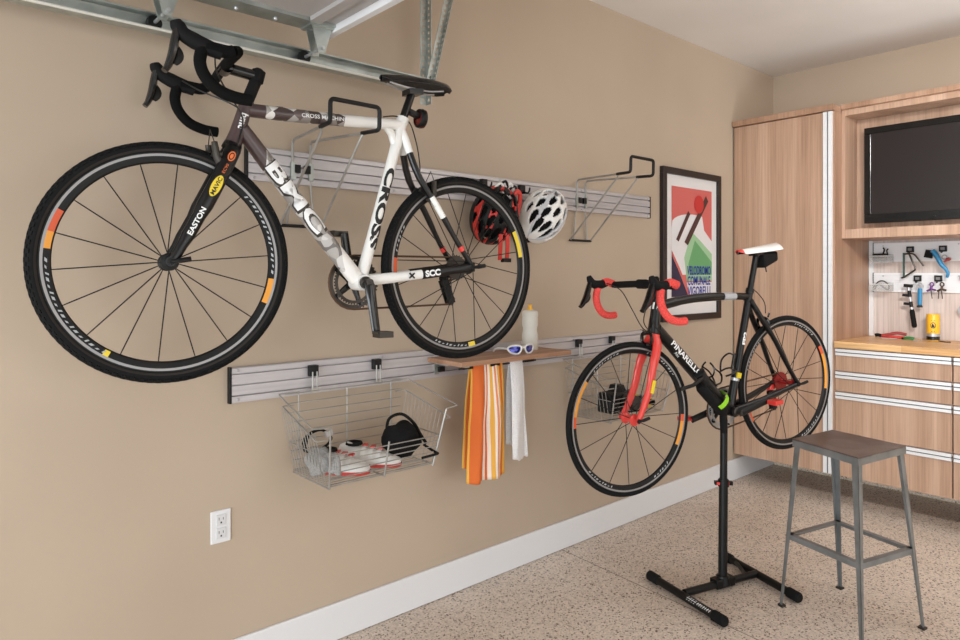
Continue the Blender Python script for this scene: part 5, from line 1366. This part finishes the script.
# ------------------------------------------------------------------ steel stool
stl = root('stool', 'grey steel stool with a dark flat seat standing in front of the drawers', 'stool', (3.02, 1.09, 0))
feet = [V((2.887, 1.325, 0)), V((3.257, 1.222, 0)), V((3.135, .853, 0)), V((2.795, .967, 0))]
zt = .725
tops = [V((2.901, 1.277, zt)), V((3.203, 1.231, zt)), V((3.128, .917, zt)), V((2.785, .976, zt))]
ctr = sum(tops, V())/4
tops = [V((2.906, 1.268, zt)), V((3.20, 1.208, zt)), V((3.135, .915, zt)), V((2.841, .975, zt))] if False else tops
u_ = ((tops[1]-tops[0])+(tops[2]-tops[3])).normalized(); w_ = ((tops[0]-tops[3])+(tops[1]-tops[2])).normalized()
seat = MB(); N = 14; rows = []
def sp_(i, k): 
    a, b = i/N, k/N
    p = tops[3]*(1-a)*(1-b)+tops[2]*a*(1-b)+tops[1]*a*b+tops[0]*(1-a)*b
    return p+V((0, 0, -.010*math.sin(PI*a)*math.sin(PI*b)))
seat.grid([[sp_(i, k) for k in range(N+1)] for i in range(N+1)])
edge = [sp_(i, 0) for i in range(N)]+[sp_(N, k) for k in range(N)]+[sp_(N-i, N) for i in range(N)]+[sp_(0, N-k) for k in range(N)]
cin = ctr
seat.grid([edge, [p+V((0, 0, -.006)) for p in edge]], close_u=True)
seat.add([p+V((0, 0, -.007)) for p in tops], [(0, 1, 2, 3)])
part('seat', seat, M_stoolseat, stl, smooth=30)
ap_ = MB()
for i in range(4):
    p, q = tops[i], tops[(i+1) % 4]; d = (q-p).normalized(); n_ = V((-d.y, d.x, 0))
    if (ctr-p).dot(n_) < 0: n_ = -n_
    ap_.obox((p+q)/2+V((0, 0, -.018))+n_*.0015, d*(q-p).length/2, n_*.0015, V((0, 0, .014)))
part('apron', ap_, M_stool, stl, 'grey steel edging under the seat', smooth=0)
for i in range(4):
    t, f = tops[i]+(ctr-tops[i])*.045+V((0, 0, -.008)), feet[i]+V((0, 0, .008))
    a = (tops[(i+1) % 4]-tops[i]).normalized(); b = (tops[(i-1) % 4]-tops[i]).normalized()
    lg = MB(); d = f-t
    for u in (a, b):
        n0 = u
        w0, w1 = .030, .013
        o = b if u is a else a
        vs = [t, t+u*w0, f+u*w1, f]; lg.prism(vs, o*.0026)
    l = part('leg', lg, M_stool, stl, smooth=0)
    part('foot', MB().obox(feet[i]+V((0, 0, .004))+(a+b)*.006, a*.013, b*.013, V((0, 0, .004))), M_darkm, l)
ring_ = []
zr = .305
for i in range(4):
    k = (zt-zr)/zt; ring_.append(tops[i]+(feet[i]-tops[i])*k+(V((ctr.x, ctr.y, 0))-V((tops[i].x, tops[i].y, 0))).normalized()*.008)
for i in range(4):
    p, q = ring_[i], ring_[(i+1) % 4]; d = (q-p).normalized(); n_ = V((-d.y, d.x, 0))
    if (ctr-p).dot(n_) < 0: n_ = -n_
    m = MB().obox((p+q)/2, d*(q-p).length/2, n_*.0012, V((0, 0, .011))).obox((p+q)/2+n_*.011+V((0, 0, .0105)), d*(q-p).length/2, n_*.011, V((0, 0, .0012)))
    part('footrest_bar', m, M_stool, stl, smooth=0)
# ------------------------------------------------------------------ light and camera
def area(name, loc, target, sx, sy, power, col=(1, 1, 1), spread=180):
    l = bpy.data.lights.new(name, 'AREA'); l.shape = 'RECTANGLE'; l.size = sx; l.size_y = sy; l.energy = power; l.color = col; l.spread = math.radians(spread)
    o = bpy.data.objects.new(name, l); COL.objects.link(o); o.location = loc
    o.rotation_euler = (V(target)-V(loc)).to_track_quat('-Z', 'Y').to_euler()
    return o
DAY = (.87, .95, 1)
area('daylight_opening', (XF+.05, -.2, 1.15), (2.5, -.6, 1.1), 4.4, 2.1, 205, DAY)
area('side_fill', (1.6, YR+.05, 1.35), (1.6, 0, 1.3), 5.4, 2.4, 88, DAY)  # added fill light in front of the closed right wall, no opening there
area('cabinet_fill', (1.5, -.5, ZC-.1), (4.8, .75, 1.6), 1.0, .5, 23, (1, .98, .95), 65)  # added fill light aimed at the cabinets, no fixture behind it
area('ceiling_bounce_fill', (3.7, -1.9, 1.2), (3.9, -1.0, ZC), 1.2, 1.2, 58, (.94, .97, 1), 100)  # added upward fill that brightens the ceiling, not a lamp of the garage
w = bpy.data.worlds.new('sky'); SC.world = w; w.use_nodes = True
bg = w.node_tree.nodes['Background']; bg.inputs[0].default_value = (.82, .90, 1, 1); bg.inputs[1].default_value = .6
cam = bpy.data.cameras.new('camera'); co = bpy.data.objects.new('camera', cam); COL.objects.link(co); SC.camera = co
cam.sensor_width = 36; cam.lens = 675/960*36; cam.shift_y = -(320-274.5)/960; cam.clip_start = .05
th = math.radians(48.6)
co.location = (0, 0, 1.4241); co.rotation_euler = (PI/2, 0, -(PI/2-th))
SC.view_settings.view_transform = 'Standard'; SC.view_settings.look = 'None'; SC.view_settings.gamma = 1; SC.view_settings.exposure = 0
SC.view_settings.use_curve_mapping = False
